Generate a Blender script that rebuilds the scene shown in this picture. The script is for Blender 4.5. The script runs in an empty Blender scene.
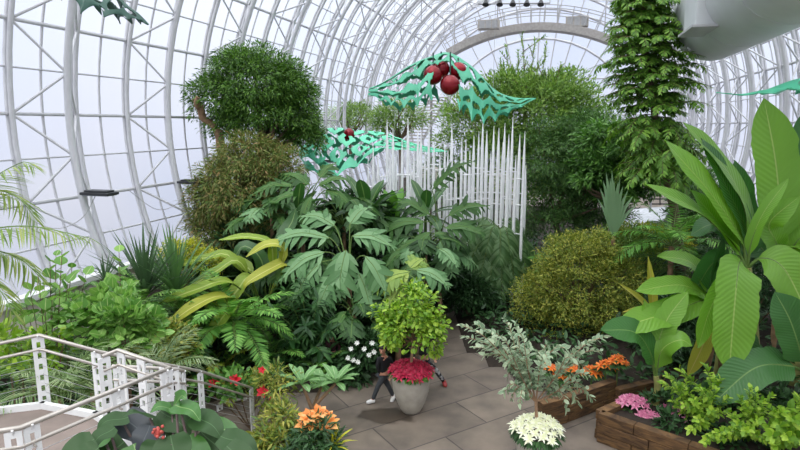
import bpy, bmesh, math, random
import numpy as np
from mathutils import Vector
SC = bpy.context.scene
COL = SC.collection
PI = math.pi
rng = np.random.default_rng(7)
# ------------------------------------------------------------------ camera
H, PITCH, FPX = 6.6, math.radians(9.8), 578.0
cp, sp = math.cos(PITCH), math.sin(PITCH)
cam = bpy.data.cameras.new('camera'); cam_o = bpy.data.objects.new('camera', cam); COL.objects.link(cam_o)
cam.sensor_width = 36; cam.lens = 36*FPX/800; cam.clip_end = 400; cam.clip_start = .05
cam_o.location = (0, 0, H); cam_o.rotation_euler = (PI/2-PITCH, 0, 0)
SC.camera = cam_o
def at(px, py, Y):
    u, v = (px-400)/FPX, (py-225)/FPX
    F = cp-v*sp; k = Y/F
    return np.array((u*k, Y, H-(sp+v*cp)*k))
def gnd(px, py, z=0.0):
    u, v = (px-400)/FPX, (py-225)/FPX
    k = (H-z)/(sp+v*cp)
    return np.array((u*k, (cp-v*sp)*k, z))
def dep(p): return p[1]*cp-(p[2]-H)*sp
def px2m(n, p): return n*dep(p)/FPX
# tube frame of the conservatory: axis A, right-hand perpendicular P
TH = math.radians(15.5)
A = np.array((math.sin(TH), math.cos(TH), 0)); P = np.array((math.cos(TH), -math.sin(TH), 0)); Zv = np.array((0, 0, 1.))
CX, ZC, R = -2.2, H+.05, 10.7
def tp(s, phi, r=R): return A*s+P*(CX-r*math.cos(phi))+Zv*(ZC+r*math.sin(phi))
def nrm(v):
    v = np.asarray(v, float)
    return v/(np.linalg.norm(v, axis=-1, keepdims=True)+1e-9)
# ------------------------------------------------------------------ mesh builder
class MB:
    def __init__(s): s.v = []; s.f = []; s.m = []; s.a = []; s.n = 0
    def add(s, V, F, m=0, attr=None):
        V = np.asarray(V, float).reshape(-1, 3)
        F = np.asarray(F, int)
        s.v.append(V); s.f.append(F+s.n); s.m.append(np.full(len(F), m, int))
        s.a.append(np.zeros((len(V), 3)) if attr is None else np.asarray(attr, float).reshape(-1, 3))
        s.n += len(V)
        return s
    def build(s, name, mat, parent=None, smooth=True, bevel=0):
        if s.n == 0: return None
        V = np.concatenate(s.v)
        off = np.zeros(3)
        if parent is not None: off = np.array(parent.matrix_world.translation) if parent.parent else np.array(parent.location)
        if parent is not None and parent.parent: off = np.array(parent.parent.location)
        me = bpy.data.meshes.new(name)
        nf = sum(len(f) for f in s.f)
        loops = np.concatenate([f.ravel() for f in s.f])
        tot = np.concatenate([np.full(len(f), f.shape[1]) for f in s.f])
        me.vertices.add(len(V)); me.vertices.foreach_set('co', (V-off).astype(np.float32).ravel())
        me.loops.add(len(loops)); me.loops.foreach_set('vertex_index', loops.astype(np.int32))
        me.polygons.add(nf)
        me.polygons.foreach_set('loop_start', np.concatenate(([0], np.cumsum(tot)[:-1])).astype(np.int32))
        me.polygons.foreach_set('loop_total', tot.astype(np.int32))
        me.polygons.foreach_set('material_index', np.concatenate(s.m).astype(np.int32))
        me.polygons.foreach_set('use_smooth', np.full(nf, smooth))
        at_ = me.attributes.new('lv', 'FLOAT_VECTOR', 'POINT')
        at_.data.foreach_set('vector', np.concatenate(s.a).astype(np.float32).ravel())
        me.update(calc_edges=True); me.validate()
        for mm in (mat if isinstance(mat, (list, tuple)) else [mat]): me.materials.append(mm)
        o = bpy.data.objects.new(name, me); COL.objects.link(o)
        if parent is not None: o.parent = parent
        if bevel:
            b = o.modifiers.new('b', 'BEVEL'); b.width = bevel; b.segments = 2; b.limit_method = 'ANGLE'
        return o
def thing(name, label, cat, loc, group=None):
    o = bpy.data.objects.new(name, None); COL.objects.link(o); o.location = tuple(loc); o.empty_display_size = .2
    o['label'] = label; o['category'] = cat
    if group: o['group'] = group
    return o
def tag(o, label, cat, group=None):
    o['label'] = label; o['category'] = cat
    if group: o['group'] = group
    return o
def struct(o): o['kind'] = 'structure'; return o
# ------------------------------------------------------------------ shapes
def resample(pts, n):
    pts = np.asarray(pts, float)
    if len(pts) == 2:
        t = np.linspace(0, 1, n)[:, None]; return pts[0]*(1-t)+pts[1]*t
    q = np.vstack((2*pts[0]-pts[1], pts, 2*pts[-1]-pts[-2]))
    out = []
    for x in np.linspace(0, len(pts)-1-1e-6, n*3):
        i = int(x); t = x-i; a, b, c, d = q[i:i+4]
        out.append(.5*((2*b)+(c-a)*t+(2*a-5*b+4*c-d)*t*t+(3*b-a-3*c+d)*t**3))
    out = np.array(out); L = np.concatenate(([0], np.cumsum(np.linalg.norm(np.diff(out, axis=0), axis=1))))
    tt = np.linspace(0, L[-1], n)
    return np.stack([np.interp(tt, L, out[:, k]) for k in range(3)], 1)
def tube(mb, pts, r, n=8, m=0, caps=True):
    pts = np.asarray(pts, float); k = len(pts)
    r = np.full(k, r, float) if np.isscalar(r) else np.interp(np.linspace(0, 1, k), np.linspace(0, 1, len(r)), r)
    T = nrm(np.gradient(pts, axis=0))
    ref = np.array((0, 0, 1.)) if abs(T[0][2]) < .9 else np.array((1., 0, 0))
    V = []
    for i in range(k):
        s_ = nrm(np.cross(T[i], ref)); u_ = np.cross(s_, T[i]); ref = u_
        a = np.arange(n)*2*PI/n+PI/n
        V.append(pts[i]+r[i]*(np.cos(a)[:, None]*s_+np.sin(a)[:, None]*u_))
    V = np.concatenate(V)
    i, j = np.meshgrid(np.arange(k-1), np.arange(n), indexing='ij'); i = i.ravel(); j = j.ravel()
    F = np.stack((i*n+j, i*n+(j+1) % n, (i+1)*n+(j+1) % n, (i+1)*n+j), 1)
    mb.add(V, F, m)
    if caps and n >= 3:
        for b, o_ in ((0, range(n-1, -1, -1)), ((k-1)*n, range(n))):
            mb.add(V[b:b+n], [list(o_)], m)
    return mb
def box(mb, c, size, ax=None, m=0):
    c = np.asarray(c, float); hx, hy, hz = np.asarray(size)/2.
    X, Y, Z = ax if ax is not None else ((1, 0, 0), (0, 1, 0), (0, 0, 1))
    X, Y, Z = (np.asarray(q, float) for q in (X, Y, Z))
    V = [c+X*a*hx+Y*b*hy+Z*d*hz for a in (-1, 1) for b in (-1, 1) for d in (-1, 1)]
    mb.add(V, [[0, 1, 3, 2], [4, 6, 7, 5], [0, 4, 5, 1], [2, 3, 7, 6], [0, 2, 6, 4], [1, 5, 7, 3]], m)
    return mb
def lathe(mb, c, prof, n=32, m=0):
    c = np.asarray(c, float); k = len(prof); a = np.arange(n)*2*PI/n
    V = np.concatenate([c+np.stack((r*np.cos(a), r*np.sin(a), np.full(n, z)), 1) for r, z in prof])
    i, j = np.meshgrid(np.arange(k-1), np.arange(n), indexing='ij'); i = i.ravel(); j = j.ravel()
    mb.add(V, np.stack((i*n+j, i*n+(j+1) % n, (i+1)*n+(j+1) % n, (i+1)*n+j), 1), m)
    return mb
def ball(mb, c, r, n=14, m=0, sq=(1, 1, 1)):
    c = np.asarray(c, float); k = n//2
    th = np.linspace(.02, PI-.02, k+1); a = np.arange(n)*2*PI/n
    V = np.concatenate([c+r*np.array(sq)*np.stack((math.sin(t)*np.cos(a), math.sin(t)*np.sin(a), np.full(n, math.cos(t))), 1) for t in th])
    i, j = np.meshgrid(np.arange(k), np.arange(n), indexing='ij'); i = i.ravel(); j = j.ravel()
    mb.add(V, np.stack((i*n+j, (i+1)*n+j, (i+1)*n+(j+1) % n, i*n+(j+1) % n), 1), m)
    return mb
def leafT(w=.3, droop=.0, fold=.12, rows=3):
    """template leaf along +y, unit length; width w; returns V, F, attr"""
    if rows <= 2:
        V = [(0, 0, 0), (-w/2, .45, fold*w), (0, .45, 0), (w/2, .45, fold*w), (0, 1, -droop)]
        F = [[0, 2, 1], [0, 3, 2], [1, 2, 4], [2, 3, 4]]
        at_ = [(0, 0, 0), (-1, .45, 0), (0, .45, 0), (1, .45, 0), (0, 1, 0)]
    else:
        V = [(0, 0, 0)]; at_ = [(0, 0, 0)]; F = []
        for i in range(1, rows):
            t = i/rows; ww = w/2*math.sin(PI*t**.8)**.7
            for q in (-1, 0, 1): V.append((q*ww, t, fold*w*abs(q)-droop*t*t)); at_.append((q, t, 0))
        V.append((0, 1, -droop)); at_.append((0, 1, 0))
        F = [[0, 2, 1], [0, 3, 2]]
        Q = []
        for i in range(rows-2):
            b = 1+3*i; Q += [[b, b+1, b+4, b+3], [b+1, b+2, b+5, b+4]]
        b = 1+3*(rows-2); e = len(V)-1
        F += [[b, b+1, e], [b+1, b+2, e]]
        F = [f for f in F]+[[q[0], q[1], q[2]] for q in Q]+[[q[0], q[2], q[3]] for q in Q]
    return np.array(V, float), np.array(F, int), np.array(at_, float)
T_SM = leafT(.42, .1, .12, 2); T_NAR = leafT(.2, .12, .12, 2); T_OV = leafT(.55, .12, .1, 4); T_RND = leafT(.95, .05, .05, 5)
T_LNG = leafT(.22, .25, .12, 4); T_BRD = leafT(.36, .2, .12, 4); T_MED = leafT(.32, .15, .12, 3)
def inst(mb, T, pos, yd, zd, sc, m=0, wid=None):
    V, F, a = T; pos = np.asarray(pos, float); N = len(pos)
    if N == 0: return mb
    yd = nrm(yd); zd = np.asarray(zd, float); zd = nrm(zd-yd*np.sum(zd*yd, 1, keepdims=True)); xd = np.cross(yd, zd)
    sc = np.broadcast_to(np.asarray(sc, float), (N,)); wd = sc if wid is None else np.broadcast_to(np.asarray(wid, float), (N,))*sc
    W = pos[:, None]+V[None, :, 0:1]*xd[:, None]*wd[:, None, None]+V[None, :, 1:2]*yd[:, None]*sc[:, None, None]+V[None, :, 2:3]*zd[:, None]*sc[:, None, None]
    FF = (F[None]+np.arange(N)[:, None, None]*len(V)).reshape(-1, F.shape[1])
    mb.add(W.reshape(-1, 3), FF, m, np.tile(a, (N, 1)))
    return mb
def rvec(n): return rng.normal(size=(n, 3))
def prof_w(t, kind):
    if kind == 'banana': return np.minimum(1, np.maximum(t, 0)/.14)**.55*(1-np.clip((t-.62)/.38, 0, 1)**2.4)
    if kind == 'lance': return np.sin(PI*np.clip(t, 0, 1)**.75)**.8
    if kind == 'strap': return np.minimum(1, .55+t*2.2)*(1-t**3)
    if kind == 'paddle': return np.sin(PI*np.clip(t, 0, 1)**1.1)**.6
    if kind == 'heart': return np.where(t < .22, .72+.28*np.sin(t/.22*PI/2), np.cos((t-.22)/.78*PI/2)**.75)
    return np.sin(PI*t)
def blade(mb, pts, W, n, kind='banana', rows=16, cols=5, fold=.25, wave=.0, pet=0., m=0, pm=None, petr=.02, rag=0.):
    """leaf blade along a space curve; W full width, n = approximate face normal"""
    C = resample(pts, rows); Tn = nrm(np.gradient(C, axis=0)); n = np.asarray(n, float)
    S = nrm(np.cross(Tn, n)); N = np.cross(S, Tn)
    t = np.linspace(0, 1, rows); tb = np.clip((t-pet)/(1-pet), 0, 1); w = W/2*prof_w(tb, kind); w[t < pet] = petr*.5
    w = np.maximum(w, W*.012)
    V = []; at_ = []
    ph = rng.uniform(0, 6)
    L_ = 1+rag*rng.normal(size=rows)*.5; R_ = 1+rag*rng.normal(size=rows)*.5
    for i in range(rows):
        for j in range(cols):
            u = -1+2*j/(cols-1)
            wl = w[i]*u*(L_[i] if u < 0 else R_[i])
            h = fold*abs(u)**1.3*w[i]+wave*W*abs(u)*math.sin(tb[i]*14+ph+(1.3 if u < 0 else 0))
            V.append(C[i]+S[i]*wl+N[i]*h); at_.append((u, t[i], 0))
    i, j = np.meshgrid(np.arange(rows-1), np.arange(cols-1), indexing='ij'); i = i.ravel(); j = j.ravel()
    mb.add(V, np.stack((i*cols+j, i*cols+j+1, (i+1)*cols+j+1, (i+1)*cols+j), 1), m, at_)
    if pm is not None:
        rr = np.linspace(petr, petr*.25, rows)
        if isinstance(pm, MB): tube(pm, C-N*petr*.6, rr, 6)
        else: tube(mb, C-N*petr*.6, rr, 6, pm)
    return mb
def pinnate(mb, pts, npair, L, w, ang=55, n=(0, 0, 1), T=None, droop=.2, start=.12, m=0, rach=.012, rm=0, lprof=None, jit=.08, vee=.15):
    """frond: leaflets on both sides of a rachis curve"""
    C = resample(pts, 24); Tn = nrm(np.gradient(C, axis=0)); n = np.asarray(n, float)
    tt = np.linspace(start, .985, npair); pos = []; yd = []; zd = []; sc = []
    x = np.linspace(0, 1, 24)
    for s_ in (-1, 1):
        for t in tt:
            c = np.array([np.interp(t, x, C[:, k]) for k in range(3)]); tg = nrm(np.array([np.interp(t, x, Tn[:, k]) for k in range(3)]))
            S = nrm(np.cross(tg, n))*s_; N = np.cross(nrm(np.cross(tg, n)), tg)
            a = math.radians(ang)*(1-.55*max(0, (t-.6)/.4)**1.5)+rng.normal()*jit
            d = tg*math.cos(a)+S*math.sin(a)+N*(vee+rng.normal()*jit)-Zv*droop*.6
            pos.append(c); yd.append(d); zd.append(N-S*.15)
            q = (t-start)/(1-start)
            l = (math.sin(PI*(.12+.8*q)**.8)**.6 if lprof is None else lprof(q))
            sc.append(max(.12, l)*L*(1+rng.normal()*.05))
    inst(mb, T if T is not None else leafT(w, droop, .1, 3), pos, yd, zd, sc, m)
    tube(mb, C, np.linspace(rach, rach*.3, 24), 5, rm)
    return mb
def foliage(mb, lobes, nclump, per, L, T=T_SM, cr=.25, up=.15, droop=.25, inner=.55, m=0, flat=.6, zmin=None, jit=.3):
    """leaf clumps on ellipsoid lobes [(centre, (rx, ry, rz))]; returns clump centres"""
    vol = np.array([l[1][0]*l[1][1]+l[1][0]*l[1][2]+l[1][1]*l[1][2] for l in lobes]); vol = vol/vol.sum()
    which = rng.choice(len(lobes), nclump, p=vol)
    Cc = np.array([l[0] for l in lobes])[which]; Rr = np.array([l[1] for l in lobes])[which]
    d = nrm(rvec(nclump)); d[:, 2] = np.where(d[:, 2] < -.55, -d[:, 2], d[:, 2])
    rad = inner+(1-inner)*rng.random(nclump)**.6
    cc = Cc+d*Rr*rad[:, None]
    if zmin is not None: cc[:, 2] = np.maximum(cc[:, 2], zmin+rng.random(nclump)*.3)
    out = np.repeat(d, per, 0)
    q = nrm(rvec(nclump*per))*(rng.random(nclump*per)**.5)[:, None]*cr; q[:, 2] *= .7
    pos = np.repeat(cc, per, 0)+q
    yd = nrm(q)*.6+out*.55+rvec(nclump*per)*jit+np.array((0, 0, up-droop))
    zd = np.array((0, 0, flat))+out*.5+rvec(nclump*per)*.35
    inst(mb, T, pos, yd, zd, L*(.7+.6*rng.random(nclump*per)), m)
    return cc
def lobe(px, py, Y, rx, ry, k=1.):
    c = at(px, py, Y); a, b = px2m(rx, c), px2m(ry, c)
    return (c, (a, a*k, b))
# ------------------------------------------------------------------ materials
def lin(h):
    if isinstance(h, str):
        h = h.lstrip('#'); c = [int(h[i:i+2], 16)/255 for i in (0, 2, 4)]
    else: c = [x/255 for x in h]
    return tuple((x/12.92 if x <= .04045 else ((x+.055)/1.055)**2.4) for x in c)+(1,)
def newmat(name):
    m = bpy.data.materials.new(name); m.use_nodes = True; nt = m.node_tree
    b = nt.nodes['Principled BSDF']; return m, nt, b
def N(nt, t, **kw):
    n = nt.nodes.new(t)
    for k, v in kw.items(): setattr(n, k, v)
    return n
def plain(name, c, rough=.6, metal=0., var=.06, scale=6., bump=0.):
    m, nt, b = newmat(name); c = lin(c)
    tc = N(nt, 'ShaderNodeTexCoord'); nz = N(nt, 'ShaderNodeTexNoise'); nz.inputs['Scale'].default_value = scale; nz.inputs['Detail'].default_value = 6
    nt.links.new(tc.outputs['Object'], nz.inputs['Vector'])
    r = N(nt, 'ShaderNodeValToRGB'); r.color_ramp.elements[0].color = tuple(x*(1-var*2.5) for x in c[:3])+(1,); r.color_ramp.elements[1].color = tuple(min(1, x*(1+var*2.5)) for x in c[:3])+(1,)
    r.color_ramp.elements[0].position = .3; r.color_ramp.elements[1].position = .7
    nt.links.new(nz.outputs['Fac'], r.inputs['Fac']); nt.links.new(r.outputs['Color'], b.inputs['Base Color'])
    b.inputs['Roughness'].default_value = rough; b.inputs['Metallic'].default_value = metal
    if bump:
        bp = N(nt, 'ShaderNodeBump'); bp.inputs['Strength'].default_value = bump; bp.inputs['Distance'].default_value = .02
        nt.links.new(nz.outputs['Fac'], bp.inputs['Height']); nt.links.new(bp.outputs['Normal'], b.inputs['Normal'])
    return m
def leafmat(name, cols, rough=.45, trans=.22, rib=None, ribw=.1, pleat=0., spec=.35, edge=None, tipc=None):
    """leaf colours picked leaf by leaf; optional pale midrib, side-vein pleats, coloured margin, coloured tip"""
    m, nt, b = newmat(name); L = nt.links.new
    g = N(nt, 'ShaderNodeNewGeometry'); r = N(nt, 'ShaderNodeValToRGB')
    cs = [lin(c) for c in cols]
    while len(r.color_ramp.elements) < len(cs): r.color_ramp.elements.new(.5)
    for i, e in enumerate(r.color_ramp.elements): e.position = i/max(1, len(cs)-1); e.color = cs[i]
    L(g.outputs['Random Per Island'], r.inputs['Fac']); col = r.outputs['Color']
    at_ = N(nt, 'ShaderNodeAttribute', attribute_name='lv'); sx = N(nt, 'ShaderNodeSeparateXYZ'); L(at_.outputs['Vector'], sx.inputs['Vector'])
    ab = N(nt, 'ShaderNodeMath', operation='ABSOLUTE'); L(sx.outputs['X'], ab.inputs[0])
    def mixin(col, fac, c):
        x = N(nt, 'ShaderNodeMix', data_type='RGBA'); L(fac, x.inputs['Factor']); L(col, x.inputs['A']); x.inputs['B'].default_value = lin(c); return x.outputs['Result']
    if rib:
        mr = N(nt, 'ShaderNodeMapRange'); mr.inputs['From Min'].default_value = ribw*.5; mr.inputs['From Max'].default_value = ribw*1.5; mr.inputs['To Min'].default_value = .8; mr.inputs['To Max'].default_value = 0
        L(ab.outputs[0], mr.inputs['Value']); col = mixin(col, mr.outputs['Result'], rib)
    if edge:
        mr = N(nt, 'ShaderNodeMapRange'); mr.inputs['From Min'].default_value = .72; mr.inputs['From Max'].default_value = 1; L(ab.outputs[0], mr.inputs['Value']); col = mixin(col, mr.outputs['Result'], edge)
    if tipc:
        mr = N(nt, 'ShaderNodeMapRange'); mr.inputs['From Min'].default_value = .55; mr.inputs['From Max'].default_value = 1; L(sx.outputs['Y'], mr.inputs['Value']); col = mixin(col, mr.outputs['Result'], tipc)
    L(col, b.inputs['Base Color']); b.inputs['Roughness'].default_value = rough; b.inputs['Specular IOR Level'].default_value = spec
    if pleat:
        mu = N(nt, 'ShaderNodeMath', operation='MULTIPLY'); mu.inputs[1].default_value = -.12; L(ab.outputs[0], mu.inputs[0])
        ad = N(nt, 'ShaderNodeMath', operation='ADD'); L(mu.outputs[0], ad.inputs[0]); L(sx.outputs['Y'], ad.inputs[1])
        m2 = N(nt, 'ShaderNodeMath', operation='MULTIPLY'); m2.inputs[1].default_value = pleat; L(ad.outputs[0], m2.inputs[0])
        si = N(nt, 'ShaderNodeMath', operation='SINE'); L(m2.outputs[0], si.inputs[0])
        bp = N(nt, 'ShaderNodeBump'); bp.inputs['Strength'].default_value = .22; bp.inputs['Distance'].default_value = .015
        L(si.outputs[0], bp.inputs['Height']); L(bp.outputs['Normal'], b.inputs['Normal'])
    if trans:
        tr = N(nt, 'ShaderNodeBsdfTranslucent'); mx = N(nt, 'ShaderNodeMixShader'); mx.inputs['Fac'].default_value = trans
        hs = N(nt, 'ShaderNodeHueSaturation'); hs.inputs['Value'].default_value = 1.5; hs.inputs['Saturation'].default_value = 1.1; L(col, hs.inputs['Color']); L(hs.outputs['Color'], tr.inputs['Color'])
        out = nt.nodes['Material Output']; L(b.outputs['BSDF'], mx.inputs[1]); L(tr.outputs['BSDF'], mx.inputs[2]); L(mx.outputs['Shader'], out.inputs['Surface'])
    return m
M = {}
M['white'] = plain('white_paint', '#dedede', .5, 0, .02)
M['frame'] = plain('frame_paint', '#c6c6c9', .5, 0, .02)
M['grey'] = plain('grey_paint', '#a9a9aa', .55, 0, .03)
M['duct'] = plain('duct_paint', '#bcc0c0', .5, 0, .02, 1.5)
M['concrete'] = plain('planter_concrete', '#a39d93', .8, 0, .05, 5, .15)
M['curb'] = plain('curb_wall', '#d6cec4', .8, 0, .03, 2)
M['soil'] = plain('soil', '#2a2119', .95, 0, .15, 9, .6)
M['bark'] = plain('bark', '#6d5a4a', .9, 0, .12, 8, .5)
M['barkpale'] = plain('pale_bark', '#94765c', .85, 0, .12, 7, .5)
M['stem'] = plain('green_stem', '#5f7a38', .6, 0, .08, 8)
M['stemb'] = plain('brown_stem', '#6b5540', .7, 0, .1, 8)
M['black'] = plain('black_plastic', '#26282b', .5, 0, .05)
M['lens'] = plain('lamp_lens', '#8f949a', .25, 0, .03)
M['dark'] = plain('dark_gap', '#30302f', .8)
def glass_mat():
    m, nt, b = newmat('frosted_glass'); L = nt.links.new
    tr = N(nt, 'ShaderNodeBsdfTransparent'); tr.inputs['Color'].default_value = (.93, .95, 1, 1)
    tl = N(nt, 'ShaderNodeBsdfTranslucent'); tl.inputs['Color'].default_value = (.9, .92, .98, 1)
    gl = N(nt, 'ShaderNodeBsdfGlossy'); gl.inputs['Roughness'].default_value = .25
    x = N(nt, 'ShaderNodeMixShader'); x.inputs['Fac'].default_value = .22; L(tr.outputs[0], x.inputs[1]); L(tl.outputs[0], x.inputs[2])
    y = N(nt, 'ShaderNodeMixShader'); y.inputs['Fac'].default_value = .03; L(x.outputs[0], y.inputs[1]); L(gl.outputs[0], y.inputs[2])
    L(y.outputs[0], nt.nodes['Material Output'].inputs['Surface']); return m
M['glass'] = glass_mat()
def floor_mat():
    m, nt, b = newmat('stamped_paving'); L = nt.links.new
    tc = N(nt, 'ShaderNodeTexCoord'); mp = N(nt, 'ShaderNodeMapping'); mp.inputs['Rotation'].default_value = (0, 0, math.radians(-32)); L(tc.outputs['Object'], mp.inputs['Vector'])
    br = N(nt, 'ShaderNodeTexBrick'); br.inputs['Scale'].default_value = 1; br.inputs['Brick Width'].default_value = 2.3; br.inputs['Row Height'].default_value = 1.15
    br.inputs['Mortar Size'].default_value = .018; br.inputs['Mortar Smooth'].default_value = .4
    br.inputs['Color1'].default_value = lin('#766b60'); br.inputs['Color2'].default_value = lin('#675d54'); br.inputs['Mortar'].default_value = lin('#4a433f')
    L(mp.outputs['Vector'], br.inputs['Vector'])
    nz = N(nt, 'ShaderNodeTexNoise'); nz.inputs['Scale'].default_value = 1.3; nz.inputs['Detail'].default_value = 8; L(tc.outputs['Object'], nz.inputs['Vector'])
    r = N(nt, 'ShaderNodeValToRGB'); r.color_ramp.elements[0].color = (.72, .72, .72, 1); r.color_ramp.elements[1].color = (1.2, 1.18, 1.15, 1); r.color_ramp.elements[0].position = .35; r.color_ramp.elements[1].position = .65; L(nz.outputs['Fac'], r.inputs['Fac'])
    mx = N(nt, 'ShaderNodeMix', data_type='RGBA', blend_type='MULTIPLY'); mx.inputs['Factor'].default_value = 1; L(br.outputs['Color'], mx.inputs['A']); L(r.outputs['Color'], mx.inputs['B'])
    # damp patch left by watering the big pot
    st = gnd(384, 416)
    vs = N(nt, 'ShaderNodeVectorMath', operation='SUBTRACT'); vs.inputs[1].default_value = tuple(st); L(tc.outputs['Object'], vs.inputs[0])
    v2 = N(nt, 'ShaderNodeVectorMath', operation='MULTIPLY'); v2.inputs[1].default_value = (1.05, 1.5, 1); L(vs.outputs[0], v2.inputs[0])
    ln = N(nt, 'ShaderNodeVectorMath', operation='LENGTH'); L(v2.outputs[0], ln.inputs[0])
    n2 = N(nt, 'ShaderNodeTexNoise'); n2.inputs['Scale'].default_value = 2.2; L(tc.outputs['Object'], n2.inputs['Vector'])
    a1 = N(nt, 'ShaderNodeMath', operation='MULTIPLY_ADD'); a1.inputs[1].default_value = 1.2; L(n2.outputs['Fac'], a1.inputs[0]); L(ln.outputs['Value'], a1.inputs[2])
    mr = N(nt, 'ShaderNodeMapRange'); mr.inputs['From Min'].default_value = 1.12; mr.inputs['From Max'].default_value = 1.3; mr.inputs['To Min'].default_value = 1; mr.inputs['To Max'].default_value = 0; L(a1.outputs[0], mr.inputs['Value'])
    m2 = N(nt, 'ShaderNodeMix', data_type='RGBA', blend_type='MULTIPLY'); L(mr.outputs['Result'], m2.inputs['Factor']); L(mx.outputs['Result'], m2.inputs['A']); m2.inputs['B'].default_value = (.4, .38, .36, 1)
    L(m2.outputs['Result'], b.inputs['Base Color'])
    rr = N(nt, 'ShaderNodeMapRange'); rr.inputs['To Min'].default_value = .75; rr.inputs['To Max'].default_value = .4; L(mr.outputs['Result'], rr.inputs['Value']); L(rr.outputs['Result'], b.inputs['Roughness'])
    bp = N(nt, 'ShaderNodeBump'); bp.inputs['Strength'].default_value = .4; bp.inputs['Distance'].default_value = .02; L(br.outputs['Fac'], bp.inputs['Height']); bp.invert = True; L(bp.outputs['Normal'], b.inputs['Normal'])
    return m
def wood_mat():
    m, nt, b = newmat('timber'); L = nt.links.new
    tc = N(nt, 'ShaderNodeTexCoord'); g = N(nt, 'ShaderNodeNewGeometry')
    nz = N(nt, 'ShaderNodeTexNoise'); nz.inputs['Scale'].default_value = 3; nz.inputs['Detail'].default_value = 8; nz.inputs['Distortion'].default_value = .6
    mp = N(nt, 'ShaderNodeMapping'); mp.inputs['Scale'].default_value = (1.2, 1.2, 7); L(tc.outputs['Object'], mp.inputs['Vector']); L(mp.outputs['Vector'], nz.inputs['Vector'])
    r = N(nt, 'ShaderNodeValToRGB'); e = r.color_ramp.elements; e[0].color = lin('#3b2a1d'); e[1].color = lin('#83643f'); e[0].position = .3; e[1].position = .7; L(nz.outputs['Fac'], r.inputs['Fac'])
    r2 = N(nt, 'ShaderNodeValToRGB'); e = r2.color_ramp.elements; e[0].color = (.55, .5, .45, 1); e[1].color = (1.3, 1.25, 1.2, 1); L(g.outputs['Random Per Island'], r2.inputs['Fac'])
    mx = N(nt, 'ShaderNodeMix', data_type='RGBA', blend_type='MULTIPLY'); mx.inputs['Factor'].default_value = 1; L(r.outputs['Color'], mx.inputs['A']); L(r2.outputs['Color'], mx.inputs['B'])
    L(mx.outputs['Result'], b.inputs['Base Color']); b.inputs['Roughness'].default_value = .85
    bp = N(nt, 'ShaderNodeBump'); bp.inputs['Strength'].default_value = .5; bp.inputs['Distance'].default_value = .02; L(nz.outputs['Fac'], bp.inputs['Height']); L(bp.outputs['Normal'], b.inputs['Normal'])
    return m
M['floor'] = floor_mat(); M['wood'] = wood_mat()
# ------------------------------------------------------------------ sky
w = bpy.data.worlds.new('world'); SC.world = w; w.use_nodes = True; nt = w.node_tree
bg = nt.nodes['Background']; tc = N(nt, 'ShaderNodeTexCoord'); sx = N(nt, 'ShaderNodeSeparateXYZ'); nt.links.new(tc.outputs['Generated'], sx.inputs['Vector'])
mr = N(nt, 'ShaderNodeMapRange'); mr.inputs['From Min'].default_value = -1; nt.links.new(sx.outputs['Z'], mr.inputs['Value'])
r = N(nt, 'ShaderNodeValToRGB'); nt.links.new(mr.outputs['Result'], r.inputs['Fac'])
e = r.color_ramp.elements
for p_, c_ in ((0, (.4, .4, .4)), (.42, (.60, .60, .66)), (.5, (.68, .70, .80)), (.6, (.74, .79, .93)), (.7, (.95, .97, 1.0)), (.82, (2.4, 2.4, 2.35)), (1, (3.4, 3.4, 3.3))):
    el = e[0] if p_ == 0 else (e[-1] if p_ == 1 else e.new(p_)); el.color = c_+(1,)
nz = N(nt, 'ShaderNodeTexNoise'); nz.inputs['Scale'].default_value = 3; nz.inputs['Detail'].default_value = 4; nt.links.new(tc.outputs['Generated'], nz.inputs['Vector'])
r2 = N(nt, 'ShaderNodeValToRGB'); r2.color_ramp.elements[0].color = (.88, .93, 1, 1); r2.color_ramp.elements[1].color = (1.06, 1.05, 1.03, 1); r2.color_ramp.elements[0].position = .35; r2.color_ramp.elements[1].position = .65; nt.links.new(nz.outputs['Fac'], r2.inputs['Fac'])
mx = N(nt, 'ShaderNodeMix', data_type='RGBA', blend_type='MULTIPLY'); mx.inputs['Factor'].default_value = 1; nt.links.new(r.outputs['Color'], mx.inputs['A']); nt.links.new(r2.outputs['Color'], mx.inputs['B'])
nt.links.new(mx.outputs['Result'], bg.inputs['Color']); bg.inputs['Strength'].default_value = 1.15
sun = bpy.data.lights.new('overcast_sun', 'SUN'); sun.energy = 1.6; sun.angle = math.radians(50); sun.color = (1, .97, .92)
so = bpy.data.objects.new('overcast_sun', sun); COL.objects.link(so); so.rotation_euler = (math.radians(28), math.radians(-18), 0)
vs = SC.view_settings; vs.view_transform = 'Standard'; vs.look = 'None'; vs.exposure = 0.0; vs.gamma = 1; vs.use_curve_mapping = False
SC.cycles.max_bounces = 8; SC.cycles.transparent_max_bounces = 12; SC.cycles.diffuse_bounces = 4; SC.cycles.use_denoising = True
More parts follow.
